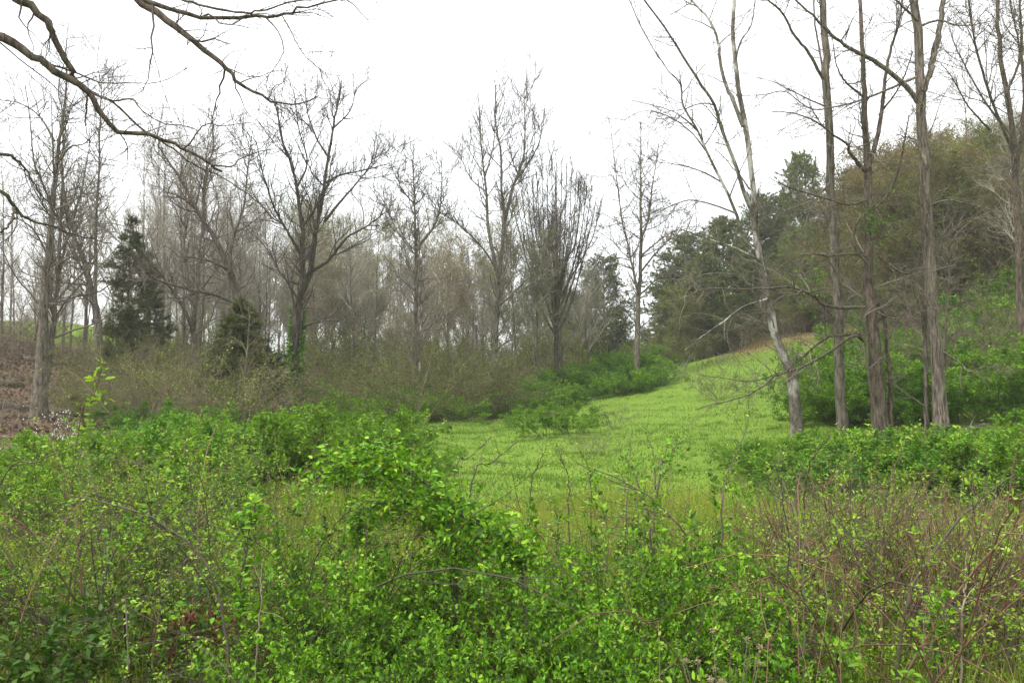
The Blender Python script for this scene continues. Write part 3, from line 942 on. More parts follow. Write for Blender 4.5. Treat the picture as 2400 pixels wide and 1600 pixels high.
# ivy climbing the forked tree
rg = rs('ivy')
ivy_path = catmull([P(676, 1000, 31), P(684, 900, 31), P(692, 800, 31), P(700, 715, 31)], 20)
ang_ = rg.uniform(0, 2 * np.pi, 3000)
tt = rg.random(3000) ** 2.4 * (.75 + .25 * np.sin(ang_ * 2 + 1))
kk = tt * 18.99
ii = kk.astype(int)
ff = (kk - ii)[:, None]
pos = ivy_path[ii] * (1 - ff) + ivy_path[ii + 1] * ff
rad = (.22 + 1.3 * (1 - tt) ** 3 * rg.random(3000) ** 1.4)[:, None]
outv = np.stack([np.cos(ang_), np.sin(ang_), np.zeros(3000)], -1)
b0 = ivy_path[0].copy()
b0[2] = float(ground_z(b0[0], b0[1])[0])
iv = thing('ivy', 'green ivy wrapped round the foot of the dark forked tree', 'ivy', b0)
link_obj('foliage', make_mesh('ivy', [leaf_mesh(rg, pos + outv * rad - b0 + np.array([.15, -.3, 0]) * (1 - tt)[:, None], outv, .12, .8)]), M['leaf_bush'], iv, 'stuff')
sp = np.stack([ivy_path[:20:2] + np.array([.28 * math.cos(a_), .28 * math.sin(a_), 0]) for a_ in (-2.0, -1.2, -.5)])
link_obj('stem', make_mesh('ivy_stem', [tubes(sp - b0, np.full(sp.shape[:2], .02), 4)]), M['twig_dark'], iv)
# ivy higher up the gnarled tree
for (pxa, pya, nn, sp_, lab) in [(2045, 520, 260, .32, 'bright green ivy tuft high on the gnarled trunk'), (1905, 665, 260, .4, 'bright green leafy spray on the low limb left of the gnarled trunk')]:
    c0 = P(pxa, pya, 19.9)
    iv2 = thing('ivy_tuft', lab, 'ivy', c0)
    st = np.array([[[0, 0, -.3], [.05, .02, 0], [.1, 0, .35]], [[0, 0, -.25], [-.1, -.05, 0], [-.2, 0, .15]]])
    link_obj('stem', make_mesh('ivy_tuft_stem', [tubes(st, np.full((2, 3), .008), 4)]), M['twig_dark'], iv2)
    link_obj('foliage', make_mesh('ivy_tuft', [leaf_mesh(rg, rg.standard_normal((nn, 3)) * np.array([sp_, sp_, sp_ * 1.2]) * .7, rg.standard_normal((nn, 3)), .07, .6)]), M['leaf_bush'], iv2, 'stuff')


# ================================================================== prototypes for repeats
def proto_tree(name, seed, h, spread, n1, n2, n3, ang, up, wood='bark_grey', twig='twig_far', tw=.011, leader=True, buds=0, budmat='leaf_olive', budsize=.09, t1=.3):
    rg = rs(seed)
    K = 20
    z = np.linspace(-.3, h * (1 if leader else .5), K)
    p = np.stack([np.cumsum(rg.normal(0, .02 * h / K * 3, K)), np.cumsum(rg.normal(0, .02 * h / K * 3, K)), z], -1)
    p[:, :2] -= p[1, :2]
    rad = np.linspace(h * .010, .015, K)
    if not leader:
        rad = np.linspace(h * .011, h * .006, K)
    par, prd = p[None], rad[None]
    b1, r1 = grow(rg, par, prd, n1, t1, 1.0, ang, 9, spread * .7, spread * 1.2, 12, .6, .014, up, .1, .35 if leader else -.2)
    b2, r2 = grow(rg, b1, r1, n2, .2, 1.0, 38, 13, spread * .25, spread * .55, 7, .65, tw * 1.3, up, .13, .4)
    b3, r3 = grow(rg, b2, r2, n3, .15, 1.0, 40, 15, spread * .1, spread * .28, 4, .7, tw, up, .17, .3)
    trunk = make_mesh(name + '_trunk', [tubes(par, prd, 8, .03, rg)], True)
    crown = make_mesh(name + '_crown', [tubes(b1, r1, 5), tubes(b2, r2, 4), tubes(b3, r3, 3)])
    pr = [('trunk', trunk, M[wood], None), ('crown', crown, M[twig], 'stuff')]
    if buds:
        pr.append(('foliage', make_mesh(name + '_buds', [leaves(rg, b3, buds, budsize, .6, .1, 1, .08)]), M[budmat], 'stuff'))
    return pr


def proto_pine(name, seed, h, w, rounded=.5, droop=-.02, mat='needle_pine', nb=120, ns=30, nl=.26, wood='bark_dark', base=.12, per=6):
    rg = rs(seed)
    K = 14
    p = np.zeros((1, K, 3))
    p[0, :, 2] = np.linspace(-.3, h, K)
    p[0, :, :2] = np.cumsum(rg.normal(0, .03, (K, 2)), 0)
    rd = np.linspace(h * .013, .02, K)[None]
    t = base + (1 - base) * rg.random(nb) ** .9
    prof = w * np.maximum(.12, (1 - t) ** rounded) * np.minimum(1, (t - base) / .12 + .45) * rg.uniform(.65, 1.12, nb)
    az = np.arange(nb) * 2.399 + rg.normal(0, .3, nb)
    z0 = t * h
    d = np.stack([np.cos(az), np.sin(az), np.full(nb, .25) + .7 * t], -1)
    d = unit(d)
    Kb = 7
    b1 = np.empty((nb, Kb, 3))
    b1[:, 0] = np.stack([np.zeros(nb), np.zeros(nb), z0], -1)
    for k in range(1, Kb):
        d = unit(d + rg.normal(0, .08, (nb, 3)) + np.array([0, 0, droop]))
        b1[:, k] = b1[:, k - 1] + d * (prof / (Kb - 1))[:, None]
    r1 = np.linspace(1, .25, Kb)[None] * (prof * .012 + .008)[:, None]
    b2, r2 = grow(rg, b1, r1, nb * 11, .15, 1, 52, 16, w * .2, w * .42, 5, .6, .008, .02, .15, .3)
    # needle tufts
    allp = np.concatenate([b2, b1[:, 2:]], 0) if b2.shape[1] == Kb - 2 else b2
    n = nb * ns * 4
    idx = rg.integers(0, len(allp), n)
    f = rg.uniform(.2, 1, n) * (allp.shape[1] - 1)
    i0 = np.minimum(f.astype(int), allp.shape[1] - 2)
    fr = (f - i0)[:, None]
    pos = allp[idx, i0] * (1 - fr) + allp[idx, i0 + 1] * fr
    tan = unit(allp[idx, i0 + 1] - allp[idx, i0])
    pos = np.repeat(pos, per, 0)
    dd = unit(np.repeat(tan, per, 0) * .7 + rg.standard_normal((n * per, 3)) * .65 + np.array([0, 0, .12]))
    s = unit(np.cross(dd, rg.standard_normal((n * per, 3))))
    L = nl * rg.uniform(.6, 1.2, (n * per, 1))
    V_ = np.stack([pos - s * nl * .075, pos + s * nl * .075, pos + dd * L], 1).reshape(-1, 3)
    F_ = np.arange(len(V_)).reshape(-1, 3)
    return [('trunk', make_mesh(name + '_trunk', [tubes(p, rd, 8)], True), M[wood], None),
            ('branches', make_mesh(name + '_branches', [tubes(b1, r1, 5), tubes(b2, r2, 3)]), M['twig_dark'], 'stuff'),
            ('foliage', make_mesh(name + '_needles', [(V_, F_)]), M[mat], 'stuff')]


def proto_bush(name, seed, h, w, nst, n1, n2, nleaf, lsize, leaf, twig='twig_green', near=False, up=.02, tw=.003, wid=.5, spread=.03, lean=50, wig=.13, r0=.009, upn=.8, arch=-.12, t0leaf=.1, clus=1, inner=None, ninner=0, sizesd=.25):
    rg = rs(seed)
    K = 9
    az = rg.uniform(0, 2 * np.pi, nst)
    ln = np.radians(rg.uniform(3, lean, nst))
    d = np.stack([np.cos(az) * np.sin(ln), np.sin(az) * np.sin(ln), np.cos(ln)], -1)
    L = h * rg.uniform(.8, 1.2, nst) * (1 + .35 * np.sin(ln))
    st = np.empty((nst, K, 3))
    st[:, 0] = np.stack([np.cos(az) * rg.random(nst) * w * .25, np.sin(az) * rg.random(nst) * w * .25, np.full(nst, -.06)], -1)
    for k in range(1, K):
        d = unit(d + rg.normal(0, wig * .5, (nst, 3)) + np.array([0, 0, arch * (k / K)]) + np.stack([np.cos(az), np.sin(az), 0 * az], -1) * (.06 * w / h))
        st[:, k] = st[:, k - 1] + d * (L / (K - 1))[:, None]
    sr = np.linspace(1, .35, K)[None] * rg.uniform(.6, 1.2, nst)[:, None] * r0
    parts = [tubes(st, sr, 4)]
    b1, r1 = grow(rg, st, sr, n1, .2, 1, 50, 16, h * .22, h * .5, 6, .7, tw, up, wig, .3, .3)
    parts.append(tubes(b1, r1, 3))
    lp = b1
    if n2:
        b2, r2 = grow(rg, b1, r1, n2, .15, 1, 45, 16, h * .08, h * .22, 4, .8, tw * .8, up, wig, .3, .3)
        parts.append(tubes(b2, r2, 3))
        lp = b2
    pr = [('stems', make_mesh(name + '_stems', parts), M[twig], 'stuff')]
    if nleaf:
        lv = [leaves(rg, lp, int(nleaf * .8), lsize, wid, t0leaf, 1, spread, near, upn, sizesd, clus=clus), leaves(rg, st, nleaf - int(nleaf * .8), lsize, wid, .25, 1, spread * 1.5, near, upn, clus=clus)]
        pr.append(('foliage', make_mesh(name + '_leaves', lv), M[leaf], 'stuff'))
    if inner:  # older inner leaves, coloured darker to put interior shade into the mound
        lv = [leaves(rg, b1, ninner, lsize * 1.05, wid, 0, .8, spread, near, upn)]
        pr.append(('shaded_old_foliage', make_mesh(name + '_old_shade', lv), M[inner], 'stuff'))
    return pr


_used = {}


def place(key, protos, k, name, label, cat, loc, rz, sc, group=None, tilt=(0, 0)):
    """first use builds the thing with its parts; later uses copy the thing and each part"""
    kk_ = (key, k % len(protos), name)
    if kk_ not in _used:
        t = thing(name, label, cat, (0, 0, 0), group)
        for nm_, me, mt, kd in protos[k % len(protos)]:
            link_obj(nm_, me, mt, t, kd)
        _used[kk_] = t
        t.location = tuple(float(v) for v in loc)
        t.rotation_euler = (tilt[0], tilt[1], rz)
        t.scale = sc if hasattr(sc, '__len__') else (sc, sc, sc)
        return t
    src = _used[kk_]
    t = dup(src, loc, rz, sc, label, group, tilt)
    t["category"] = cat
    return t


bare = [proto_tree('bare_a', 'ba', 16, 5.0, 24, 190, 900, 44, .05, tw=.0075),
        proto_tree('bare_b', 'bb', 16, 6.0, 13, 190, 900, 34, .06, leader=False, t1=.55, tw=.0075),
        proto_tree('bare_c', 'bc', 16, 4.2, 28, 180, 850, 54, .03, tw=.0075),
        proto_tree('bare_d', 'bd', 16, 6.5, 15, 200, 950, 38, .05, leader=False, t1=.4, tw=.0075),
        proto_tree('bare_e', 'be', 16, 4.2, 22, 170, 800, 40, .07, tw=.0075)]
budding = [proto_tree('bud_a', 'bua', 12, 3.6, 34, 320, 1300, 40, .08, buds=5200, budmat='leaf_olive'),
           proto_tree('bud_b', 'bub', 12, 3.8, 28, 320, 1300, 36, .09, buds=4800, budmat='leaf_olive'),
           proto_tree('bud_c', 'buc', 12, 3.4, 30, 300, 1300, 44, .05, buds=4600, budmat='leaf_rust')]
hillt = [proto_tree('hill_a', 'hia', 10, 4.2, 40, 340, 1300, 52, .02, wood='bark_brown', twig='twig_brush', buds=15000, budmat='leaf_hill', budsize=.12, t1=.06),
         proto_tree('hill_b', 'hib', 10, 4.4, 40, 340, 1300, 50, .02, wood='bark_brown', twig='twig_brush', buds=11000, budmat='leaf_rust', budsize=.1, t1=.06),
         proto_tree('hill_c', 'hic', 10, 4.0, 40, 340, 1300, 54, .02, wood='bark_brown', twig='twig_brush', buds=15000, budmat='leaf_olive', budsize=.1, t1=.06)]
pines = [proto_pine('pine_a', 'pa', 11, 3.6, .42, .01, base=.03), proto_pine('pine_b', 'pb', 11, 3.8, .5, .0, base=.08, nb=90), proto_pine('pine_c', 'pc', 11, 4.2, .36, -.01, base=.02)]
cedars = [proto_pine('cedar_a', 'ca', 9, 2.0, .75, -.03, 'needle_cedar', nb=90, ns=12, nl=.24, base=.05, per=6, wood='bark_brown'),
          proto_pine('cedar_b', 'cb', 6, 1.8, .85, .02, 'needle_cedar', nb=110, ns=20, nl=.22, base=.02, per=6, wood='bark_brown')]
brush = [proto_bush('brush_%d' % k, 'br%d' % k, 2.6, 2.2, 14, 110, 420, (500 if k % 2 else 0), .05, 'leaf_bud', 'twig_brush', tw=.0055, lean=55, r0=.014, arch=-.05, wig=.2) for k in range(4)]
thorn = [proto_bush('thorn_%d' % k, 'th%d' % k, 2.4, 2.2, 14, 120, 480, (5600, 4400, 3000)[k], .06, ('leaf_hill', 'leaf_olive', 'leaf_olive')[k], 'twig_brush', tw=.006, lean=50, r0=.014, arch=-.06, wig=.2, spread=.06) for k in range(3)]
leafy = [proto_bush('leafy_%d' % k, 'lf%d' % k, 1.25, 1.4, 14, 80, 260, 9000, .055, 'leaf_mid' if k < 3 else 'leaf_bush', tw=.004, lean=66, spread=.025, arch=-.1, clus=6, sizesd=.35) for k in range(5)]
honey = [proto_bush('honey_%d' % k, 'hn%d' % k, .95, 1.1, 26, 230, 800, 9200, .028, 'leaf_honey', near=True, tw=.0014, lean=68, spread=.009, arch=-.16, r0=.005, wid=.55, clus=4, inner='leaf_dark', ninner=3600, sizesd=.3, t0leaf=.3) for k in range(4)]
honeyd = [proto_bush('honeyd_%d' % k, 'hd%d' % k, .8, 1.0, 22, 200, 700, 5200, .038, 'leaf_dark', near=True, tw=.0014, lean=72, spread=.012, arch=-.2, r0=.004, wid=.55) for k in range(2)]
brier = [proto_bush('brier_%d' % k, 'bi%d' % k, 1.25, 1.0, 11, 60, 130, (1400, 1900, 1200, 2100, 1500, 1900)[k], (.019, .014, .021, .016, .018, .014)[k], 'leaf_rose' if k % 3 else 'leaf_honey', 'twig_green' if k % 3 else 'twig_dark', near=True, tw=.0013, lean=55, spread=.008, arch=-.14, r0=.0045, wid=.6, wig=.16, clus=5) for k in range(6)]
arch = [proto_bush('archcane_%d' % k, 'ar%d' % k, 1.75, 1.6, 5, 34, 40, 300, .02, 'leaf_rose', 'twig_dark' if k % 2 else 'twig_red', near=True, tw=.0016, lean=62, spread=.008, arch=-.3, r0=.007, wid=.6, wig=.1, clus=4) for k in range(4)]
cane = [proto_bush('cane_%d' % k, 'cn%d' % k, 1.3, .6, 20, 20, 16, 360, .022, 'leaf_rose', ('twig_red', 'twig_brown', 'twig_red', 'twig_brown', 'twig_dark')[k], near=True, tw=.0016, lean=20, spread=.01, arch=-.07, r0=.0066, wid=.55, wig=.12, clus=5) for k in range(5)]
spray = [proto_bush('spray_%d' % k, 'sy%d' % k, 1.3, .9, 9, 60, 160, 2000, .023, 'leaf_rose', 'twig_dark', near=True, tw=.0015, lean=45, spread=.012, arch=-.2, r0=.005, wid=.5, wig=.12, clus=6, t0leaf=.3) for k in range(3)]
tangle = [proto_bush('tangle_%d' % k, 'tg%d' % k, .75, 1.2, 22, 160, 300, 2000, .024, 'leaf_dark' if k else 'leaf_honey', ('twig_red', 'twig_brush', 'twig_brush')[k], near=True, tw=.0016, lean=78, spread=.012, arch=-.2, r0=.005, wid=.55, wig=.22, clus=4) for k in range(3)]
blossom = [proto_bush('blossom', 'bls', 1.6, 1.3, 12, 110, 300, 900, .04, 'blossom', 'twig_brush', tw=.004, lean=50, wig=.2, wid=.8)]

R = rs('placing')


def row_scale(px, Y, row, H=1.45, lo=.22, hi=1.1):
    """scale that lets a plant of height H on the ground at (px, Y) end at about that photo row"""
    return float(np.clip((P(px, row + R.uniform(-18, 30), Y)[2] - gpt(px, Y)[2]) / H, lo, hi))




def rz():
    return float(R.uniform(0, 6.283))


def scv(a, b, v=.15):
    s = R.uniform(a, b)
    return (s * R.uniform(1 - v, 1 + v), s * R.uniform(1 - v, 1 + v), s)


# ---- evergreens (photo column, row of the tip, distance, prototype, label)
def evergreen(px, top, Y, protos, k, name, label, width=1.0, group=None):
    g = gpt(px, Y)
    tip = P(px, top, Y)[2]
    h = tip - g[2]
    H = {'pine_tree': 11.0, 'cedar_tree': 9.0, 'low_cedar': 6.0}[name]
    s = h / H
    return place(name, protos, k, name, label, 'tree', g, rz(), (s * width, s * width, s), group)


evergreen(1415, 612, 58, pines, 2, 'pine_tree', 'dense rounded dark pine standing alone behind the meadow corner', .95)
evergreen(1340, 690, 64, pines, 0, 'pine_tree', 'smaller dark pine half hidden behind the vase-shaped tree', 1.0)
evergreen(1885, 368, 62, pines, 1, 'pine_tree', 'tallest pine with an open feathery top on the right slope', .8)
evergreen(1790, 470, 60, pines, 2, 'pine_tree', 'broad dark pine directly below and left of the tallest pine', .9)
evergreen(1700, 520, 58, pines, 0, 'pine_tree', 'dark pine at the middle of the slope stand, behind the leaning white tree', 1.1)
evergreen(1610, 560, 60, pines, 2, 'pine_tree', 'leftmost low spreading pine of the slope stand', 1.25)
evergreen(1960, 470, 66, pines, 0, 'pine_tree', 'dark pine behind the straight grey trunk', 1.0)
evergreen(1880, 560, 54, pines, 2, 'pine_tree', 'low dark pine in front of the tallest pine', 1.3)
evergreen(1760, 600, 54, pines, 1, 'pine_tree', 'low bushy pine at the front of the slope stand', 1.35)
evergreen(2050, 500, 58, pines, 2, 'pine_tree', 'dark pine hidden behind the gnarled trunk', 1.1)
evergreen(2010, 400, 76, pines, 1, 'pine_tree', 'distant pine top between the straight and gnarled trunks', 1.0)
evergreen(2110, 372, 84, pines, 2, 'pine_tree', 'distant pine crown behind the shaggy trunk', 1.2)
evergreen(1650, 600, 54, pines, 1, 'pine_tree', 'front pine of the slope stand, second from the left', 1.2)
evergreen(1840, 470, 66, pines, 0, 'pine_tree', 'pine filling the stand left of the tallest pine', 1.1)
evergreen(1930, 520, 56, pines, 1, 'pine_tree', 'pine in front of the straight grey trunk at the stand edge', 1.2)
evergreen(1570, 640, 64, pines, 0, 'pine_tree', 'small pine at the far left tip of the slope stand', 1.2)
evergreen(2110, 560, 50, pines, 0, 'pine_tree', 'dark pine just left of the shaggy trunk', 1.2)
evergreen(305, 520, 36, cedars, 0, 'cedar_tree', 'tall ragged dark cedar on the left bank', 1.2)
evergreen(345, 600, 38, cedars, 0, 'cedar_tree', 'smaller cedar tucked against the right side of the tall cedar', 1.2)
evergreen(568, 705, 28, cedars, 1, 'low_cedar', 'low dense dark cedar left of the forked tree', 1.6)
evergreen(525, 790, 29, cedars, 1, 'low_cedar', 'squat dark cedar beside the leaning brown tree', 1.7)
evergreen(255, 800, 33, cedars, 1, 'low_cedar', 'small dark cedar shrub under the leaning bank tree', 1.2)

# ---- the wood behind the meadow
GW = 'bare trees of the wood behind the meadow'
tops = lambda px: np.interp(px, [350, 600, 700, 850, 1000, 1150, 1300, 1420, 1560], [430, 400, 480, 470, 520, 540, 560, 640, 700])
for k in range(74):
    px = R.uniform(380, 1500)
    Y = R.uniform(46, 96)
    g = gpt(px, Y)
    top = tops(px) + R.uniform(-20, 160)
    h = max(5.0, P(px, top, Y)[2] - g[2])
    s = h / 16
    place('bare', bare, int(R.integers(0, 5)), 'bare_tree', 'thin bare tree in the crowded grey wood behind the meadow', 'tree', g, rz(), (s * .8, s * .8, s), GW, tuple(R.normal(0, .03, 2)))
GB = 'budding trees in the wood'
for k in range(54):
    px = R.uniform(640, 1420)
    Y = R.uniform(44, 80)
    g = gpt(px, Y)
    top = tops(px) + R.uniform(0, 270)
    h = max(3.5, P(px, top, Y)[2] - g[2])
    s = h / 12
    place('bud', budding, int(R.integers(0, 3)), 'budding_tree', 'small budding tree with a haze of olive leaves inside the central wood', 'tree', g, rz(), (s * 1.05, s * 1.05, s), GB, tuple(R.normal(0, .04, 2)))
for k in range(46):
    px = R.uniform(-60, 640)
    Y = R.uniform(40, 62)
    g = gpt(px, Y)
    top = R.uniform(250, 640) if px < 420 else R.uniform(340, 640)
    h = max(4.0, P(px, top, Y)[2] - g[2])
    s = h / 16
    place('bare', bare, int(R.integers(0, 5)), 'bare_tree', 'thin bare tree on the left bank below the green crest', 'tree', g, rz(), (s * .7, s * .7, s), 'bare trees on the left bank', tuple(R.normal(0, .04, 2)))
for k in range(34):
    px = R.uniform(-40, 640)
    Y = R.uniform(85, 120)
    g = gpt(px, Y)
    top = R.uniform(640, 730)
    h = max(4.0, P(px, top, Y)[2] - g[2])
    s = h / 16
    place('bare', bare, int(R.integers(0, 5)), 'bare_tree', 'small distant bare tree seen beyond the green crest at left', 'tree', g, rz(), (s * 1.1, s * 1.1, s), 'distant bare trees beyond the crest')

for k in range(6):
    place('thorn', thorn, k, 'thorn_bush', 'olive bush filling the gap under the leaning brown tree', 'bush', gpt(455 + k * 14, R.uniform(46, 54)), rz(), scv(1.0, 1.4), 'olive bushes under the leaning brown tree')
for k in range(12):
    px = 440 + k * 16
    Y = R.uniform(62, 80)
    g = gpt(px, Y)
    place('bud', budding, k, 'budding_tree', 'low budding tree closing the gap behind the leaning brown tree', 'tree', g, rz(), scv(.35, .5), 'budding trees behind the leaning brown tree')

# ---- the wooded hill on the right
ridge = lambda px: np.interp(px, [1950, 2050, 2120, 2200, 2280, 2400, 2600], [470, 400, 380, 370, 310, 290, 250])
for k in range(84):
    px = R.uniform(1990, 2560)
    Y = R.uniform(38, 86)
    g = gpt(px, Y)
    mx_ = P(px, float(ridge(px)) + R.uniform(0, 60), Y)[2] - g[2]
    h = float(np.clip(R.uniform(5, 9), 3.0, max(3.0, mx_)))
    s = h / 10
    place('hill', hillt, int(R.integers(0, 3)), 'hillside_tree', 'twiggy budding tree on the brown-green hillside at right', 'tree', g, rz(), (s * 1.2, s * 1.2, s), 'budding trees on the right hillside', tuple(R.normal(0, .06, 2)))
for k in range(6):
    px = R.uniform(2060, 2420)
    Y = R.uniform(30, 60)
    g = gpt(px, Y)
    s = R.uniform(9, 15) / 16
    place('bare', bare, int(R.integers(0, 5)), 'bare_tree', 'taller bare tree rising from the right hillside', 'tree', g, rz(), (s * .8, s * .8, s), 'bare trees on the right hillside')

# ---- brush on the banks and under the wood
for k in range(44):
    px = R.uniform(-80, 720)
    Y = R.uniform(21, 42)
    if px < 260 and Y < 38 and k % 5:
        Y += 16
    g = gpt(px, Y)
    place('brush', brush, int(R.integers(0, 4)), 'twiggy_bush', 'leafless brown twiggy bush on the left bank', 'bush', g, rz(), scv(.5, 1.05), 'twiggy bushes on the left bank')
for k in range(28):
    px = R.uniform(180, 610)
    Y = R.uniform(23, 36)
    g = gpt(px, Y)
    place('thorn', thorn, int(R.integers(0, 3)), 'thorn_bush', 'olive budding bush among the brown brush of the left bank', 'bush', g, rz(), scv(.35, .95), 'olive bushes on the left bank')
for k in range(8):
    px = R.uniform(1580, 1990)
    Y = R.uniform(48, 54)
    g = gpt(px, Y)
    place('hill', hillt, k, 'hillside_tree', 'small twiggy budding tree in front of the pine stand', 'tree', g, rz(), scv(.3, .55), 'budding trees in front of the pines')
for k in range(66):
    px = R.uniform(640, 1460)
    Y = R.uniform(42, 62) if px < 1120 else R.uniform(54, 66)
    g = gpt(px, Y)
    place('thorn', thorn, int(R.integers(0, 3)), 'thorn_bush', 'olive budding bush in the undergrowth of the central wood', 'bush', g, rz(), scv(.7, 1.7), 'undergrowth bushes of the central wood')
for k in range(26):
    px = R.uniform(1640, 2080)
    Y = R.uniform(46, 58)
    g = gpt(px, Y)
    place('brush', brush, int(R.integers(0, 4)), 'twiggy_bush', 'rusty twiggy bush on the dry slope below the pines', 'bush', g, rz(), scv(.5, .9), 'twiggy bushes on the dry slope')
for k in range(86):
    px = R.uniform(1960, 2500)
    Y = R.uniform(22.5, 46) if px > 2060 else R.uniform(24, 34)
    g = gpt(px, Y)
    place('leafy', leafy, int(R.integers(0, 5)), 'leafy_bush', 'low green leafy bush on the hillside at right behind the trunks', 'bush', g, rz(), scv(.8, 1.7), 'green bushes on the right hillside')
for k in range(34):
    px = R.uniform(2080, 2480)
    Y = R.uniform(26, 52)
    g = gpt(px, Y)
    place('brush', brush, int(R.integers(0, 4)), 'twiggy_bush', 'brown twiggy bush among the green of the right hillside', 'bush', g, rz(), scv(.6, 1.2), 'twiggy bushes on the right hillside')

# ---- bushes round the meadow
for px, Y, s, lab in [(1285, 26.5, 1.35, 'large round green bush standing alone in the meadow'), (1340, 27.5, 1.15, 'right half of the round meadow bush, slightly lower'),
                      (1225, 31, 1.0, 'green bush just behind and left of the round meadow bush'), (1385, 30, .6, 'low sparse green bush at the right foot of the round meadow bush')]:
    place('leafy', leafy, int(px) % 5, 'meadow_bush', lab, 'bush', gpt(px, Y), rz(), (s * .66, s * .66, s * .58))
place('brush', brush, 2, 'dry_twig_clump', 'tan dry twig clump in the middle of the meadow', 'bush', gpt(1370, 20), rz(), .23)
place('brush', brush, 0, 'dry_twig_clump', 'smaller grey twig clump right of the tan one in the meadow', 'bush', gpt(1410, 20.5), rz(), .24)
place('brush', brush, 1, 'dry_twig_clump', 'leafless twig clump beside the round meadow bush', 'bush', gpt(1440, 28.5), rz(), .38)
for k in range(20):
    px = 1500 + k * 20 + R.uniform(-10, 10)
    Y = R.uniform(50, 57)
    place(*(('thorn', thorn) if k % 3 else ('brush', brush)), k, 'crest_bush', ('ragged olive bush' if k % 3 else 'bare brown bush') + ' on the meadow crest below the pines', 'bush', gpt(px, Y), rz(), scv(.35, .85), 'ragged bushes on the meadow crest')
for k in range(7):
    place('leafy', leafy, k, 'leafy_bush', 'green leafy bush hiding the foot of the level-branched tree by the round pine', 'bush', gpt(1440 + k * 17, R.uniform(41, 43.5)), rz(), scv(.7, 1.15), 'bushes at the foot of the level-branched tree')
place('thorn', thorn, 1, 'sparse_bush', 'small sparse bush high on the meadow slope', 'bush', gpt(1690, 35), rz(), .5)
for k in range(52):
    f = R.random()
    px = 1215 + f * 345 + R.uniform(-20, 20)
    Y = 38 + f * 13 + R.uniform(-1, 8)
    place('leafy', leafy, int(R.integers(0, 5)), 'leafy_bush', 'green leafy bush in the hedge along the far edge of the meadow', 'bush', gpt(px, Y), rz(), scv(.7, 1.35), 'bushes along the far edge of the meadow')
for k in range(54):
    px = R.uniform(620, 1130)
    Y = R.uniform(27, 41) if px < 960 else R.uniform(35, 42)
    place(*( ('leafy', leafy) if R.random() < .75 else ('thorn', thorn)), int(R.integers(0, 3)), 'edge_bush', 'pale green bush below the central wood left of the meadow', 'bush', gpt(px, Y), rz(), scv(.6, 1.3), 'bushes below the central wood')
for k in range(42):
    px = R.uniform(350, 1000)
    Y = R.uniform(13, 19)
    if px > 880:
        Y = R.uniform(16, 22)
    place('leafy', leafy, int(R.integers(0, 5)), 'mound_bush', 'bright green mounded bush in the bank of bushes left of the meadow', 'bush', gpt(px, Y), rz(), row_scale(px, Y, float(np.interp(px, [350, 450, 750, 1000], [1010, 985, 980, 1010])), 1.25), 'mounded bushes left of the meadow')
for px, Y, s, lab in [(475, 21, .95, 'darker green bush poking above the mounded bushes at left'), (350, 21, .7, 'green bush left of the darker poking bush'), (290, 23, .7, 'small green bush below the low cedar')]:
    place('leafy', leafy, 3, 'poking_bush', lab, 'bush', gpt(px, Y), rz(), s)
for k in range(26):
    px = R.uniform(-60, 400)
    Y = R.uniform(9, 15)
    place('leafy', leafy, int(R.integers(0, 5)), 'left_bush', 'green bush behind the brambles at the left edge', 'bush', gpt(px, Y), rz(), row_scale(px, Y, 1040, 1.25), 'bushes behind the left brambles')
place('blossom', blossom, 0, 'blossom_shrub', 'white blossoming shrub at the left edge below the twin-trunked tree', 'bush', gpt(72, 13.0), 0.4, (.5, .5, .88))
for k in range(78):
    px = R.uniform(1760, 2480)
    Y = R.uniform(12.2, 19.3)
    if px < 1900 and Y < 15:
        Y += 3
    place('leafy', leafy, int(R.integers(0, 5)), 'undergrowth_bush', 'low dense green bush around the feet of the right-hand trunks', 'bush', gpt(px, Y), rz(), (lambda q_: (q_ * 1.35, q_ * 1.35, q_))(row_scale(px, Y, 1035 if px < 2280 else 1000, 1.25)), 'bushes around the right-hand trunks')


# ---- fallen logs
def log(name, label, a, b, Ya, Yb, r0, r1, bark, seed):
    rg = rs(seed)
    p0, p1 = P(*a, Ya), P(*b, Yb)
    for p_ in (p0, p1):
        p_[2] = float(ground_z(p_[0], p_[1])[0]) + r0 * .7
    pt = catmull([p0, (p0 + p1) / 2 + np.array([0, 0, .05]), p1], 14)
    pt[1:-1] += rg.normal(0, r0 * .15, (12, 3))
    base = p0.copy()
    t = thing(name, label, 'log', base)
    link_obj('trunk', make_mesh(name, [tubes((pt - base)[None], np.linspace(r0, r1, 14)[None], 9, .06, rg)], True), M[bark], t)
    b1, r1_ = grow(rg, (pt - base)[None], np.full((1, 14), r0), 4, .3, .9, 60, 10, .3, .7, 5, .4, .01, .1, .1)
    link_obj('branch_stub', make_mesh(name + '_stub', [tubes(b1, r1_, 5)]), M[bark], t)


log('fallen_log', 'dark fallen log on the brown left bank right of the twin trunk', (118, 840), (235, 870), 32, 31, .17, .12, 'bark_dark', 'l1')
log('fallen_log', 'dark fallen log at the far left edge of the brown bank', (-60, 880), (60, 868), 31, 32, .16, .1, 'bark_dark', 'l2')
log('fallen_log', 'grey fallen log low on the brown bank left of the blossoming shrub', (-40, 925), (75, 905), 27, 28, .12, .08, 'bark_grey', 'l4')
log('fallen_log', 'dark fallen log low on the brown bank below the small cedar', (120, 905), (215, 925), 28, 27, .13, .09, 'bark_dark', 'l5')
log('fallen_log', 'mossy fallen log high on the brown bank near the green crest', (60, 815), (190, 805), 40, 41, .16, .1, 'bark_brown', 'l6')
log('fallen_branch', 'pale fallen branch lying right of the shaggy trunk', (2225, 1008), (2320, 1004), 21, 22, .07, .05, 'bark_white', 'l3')

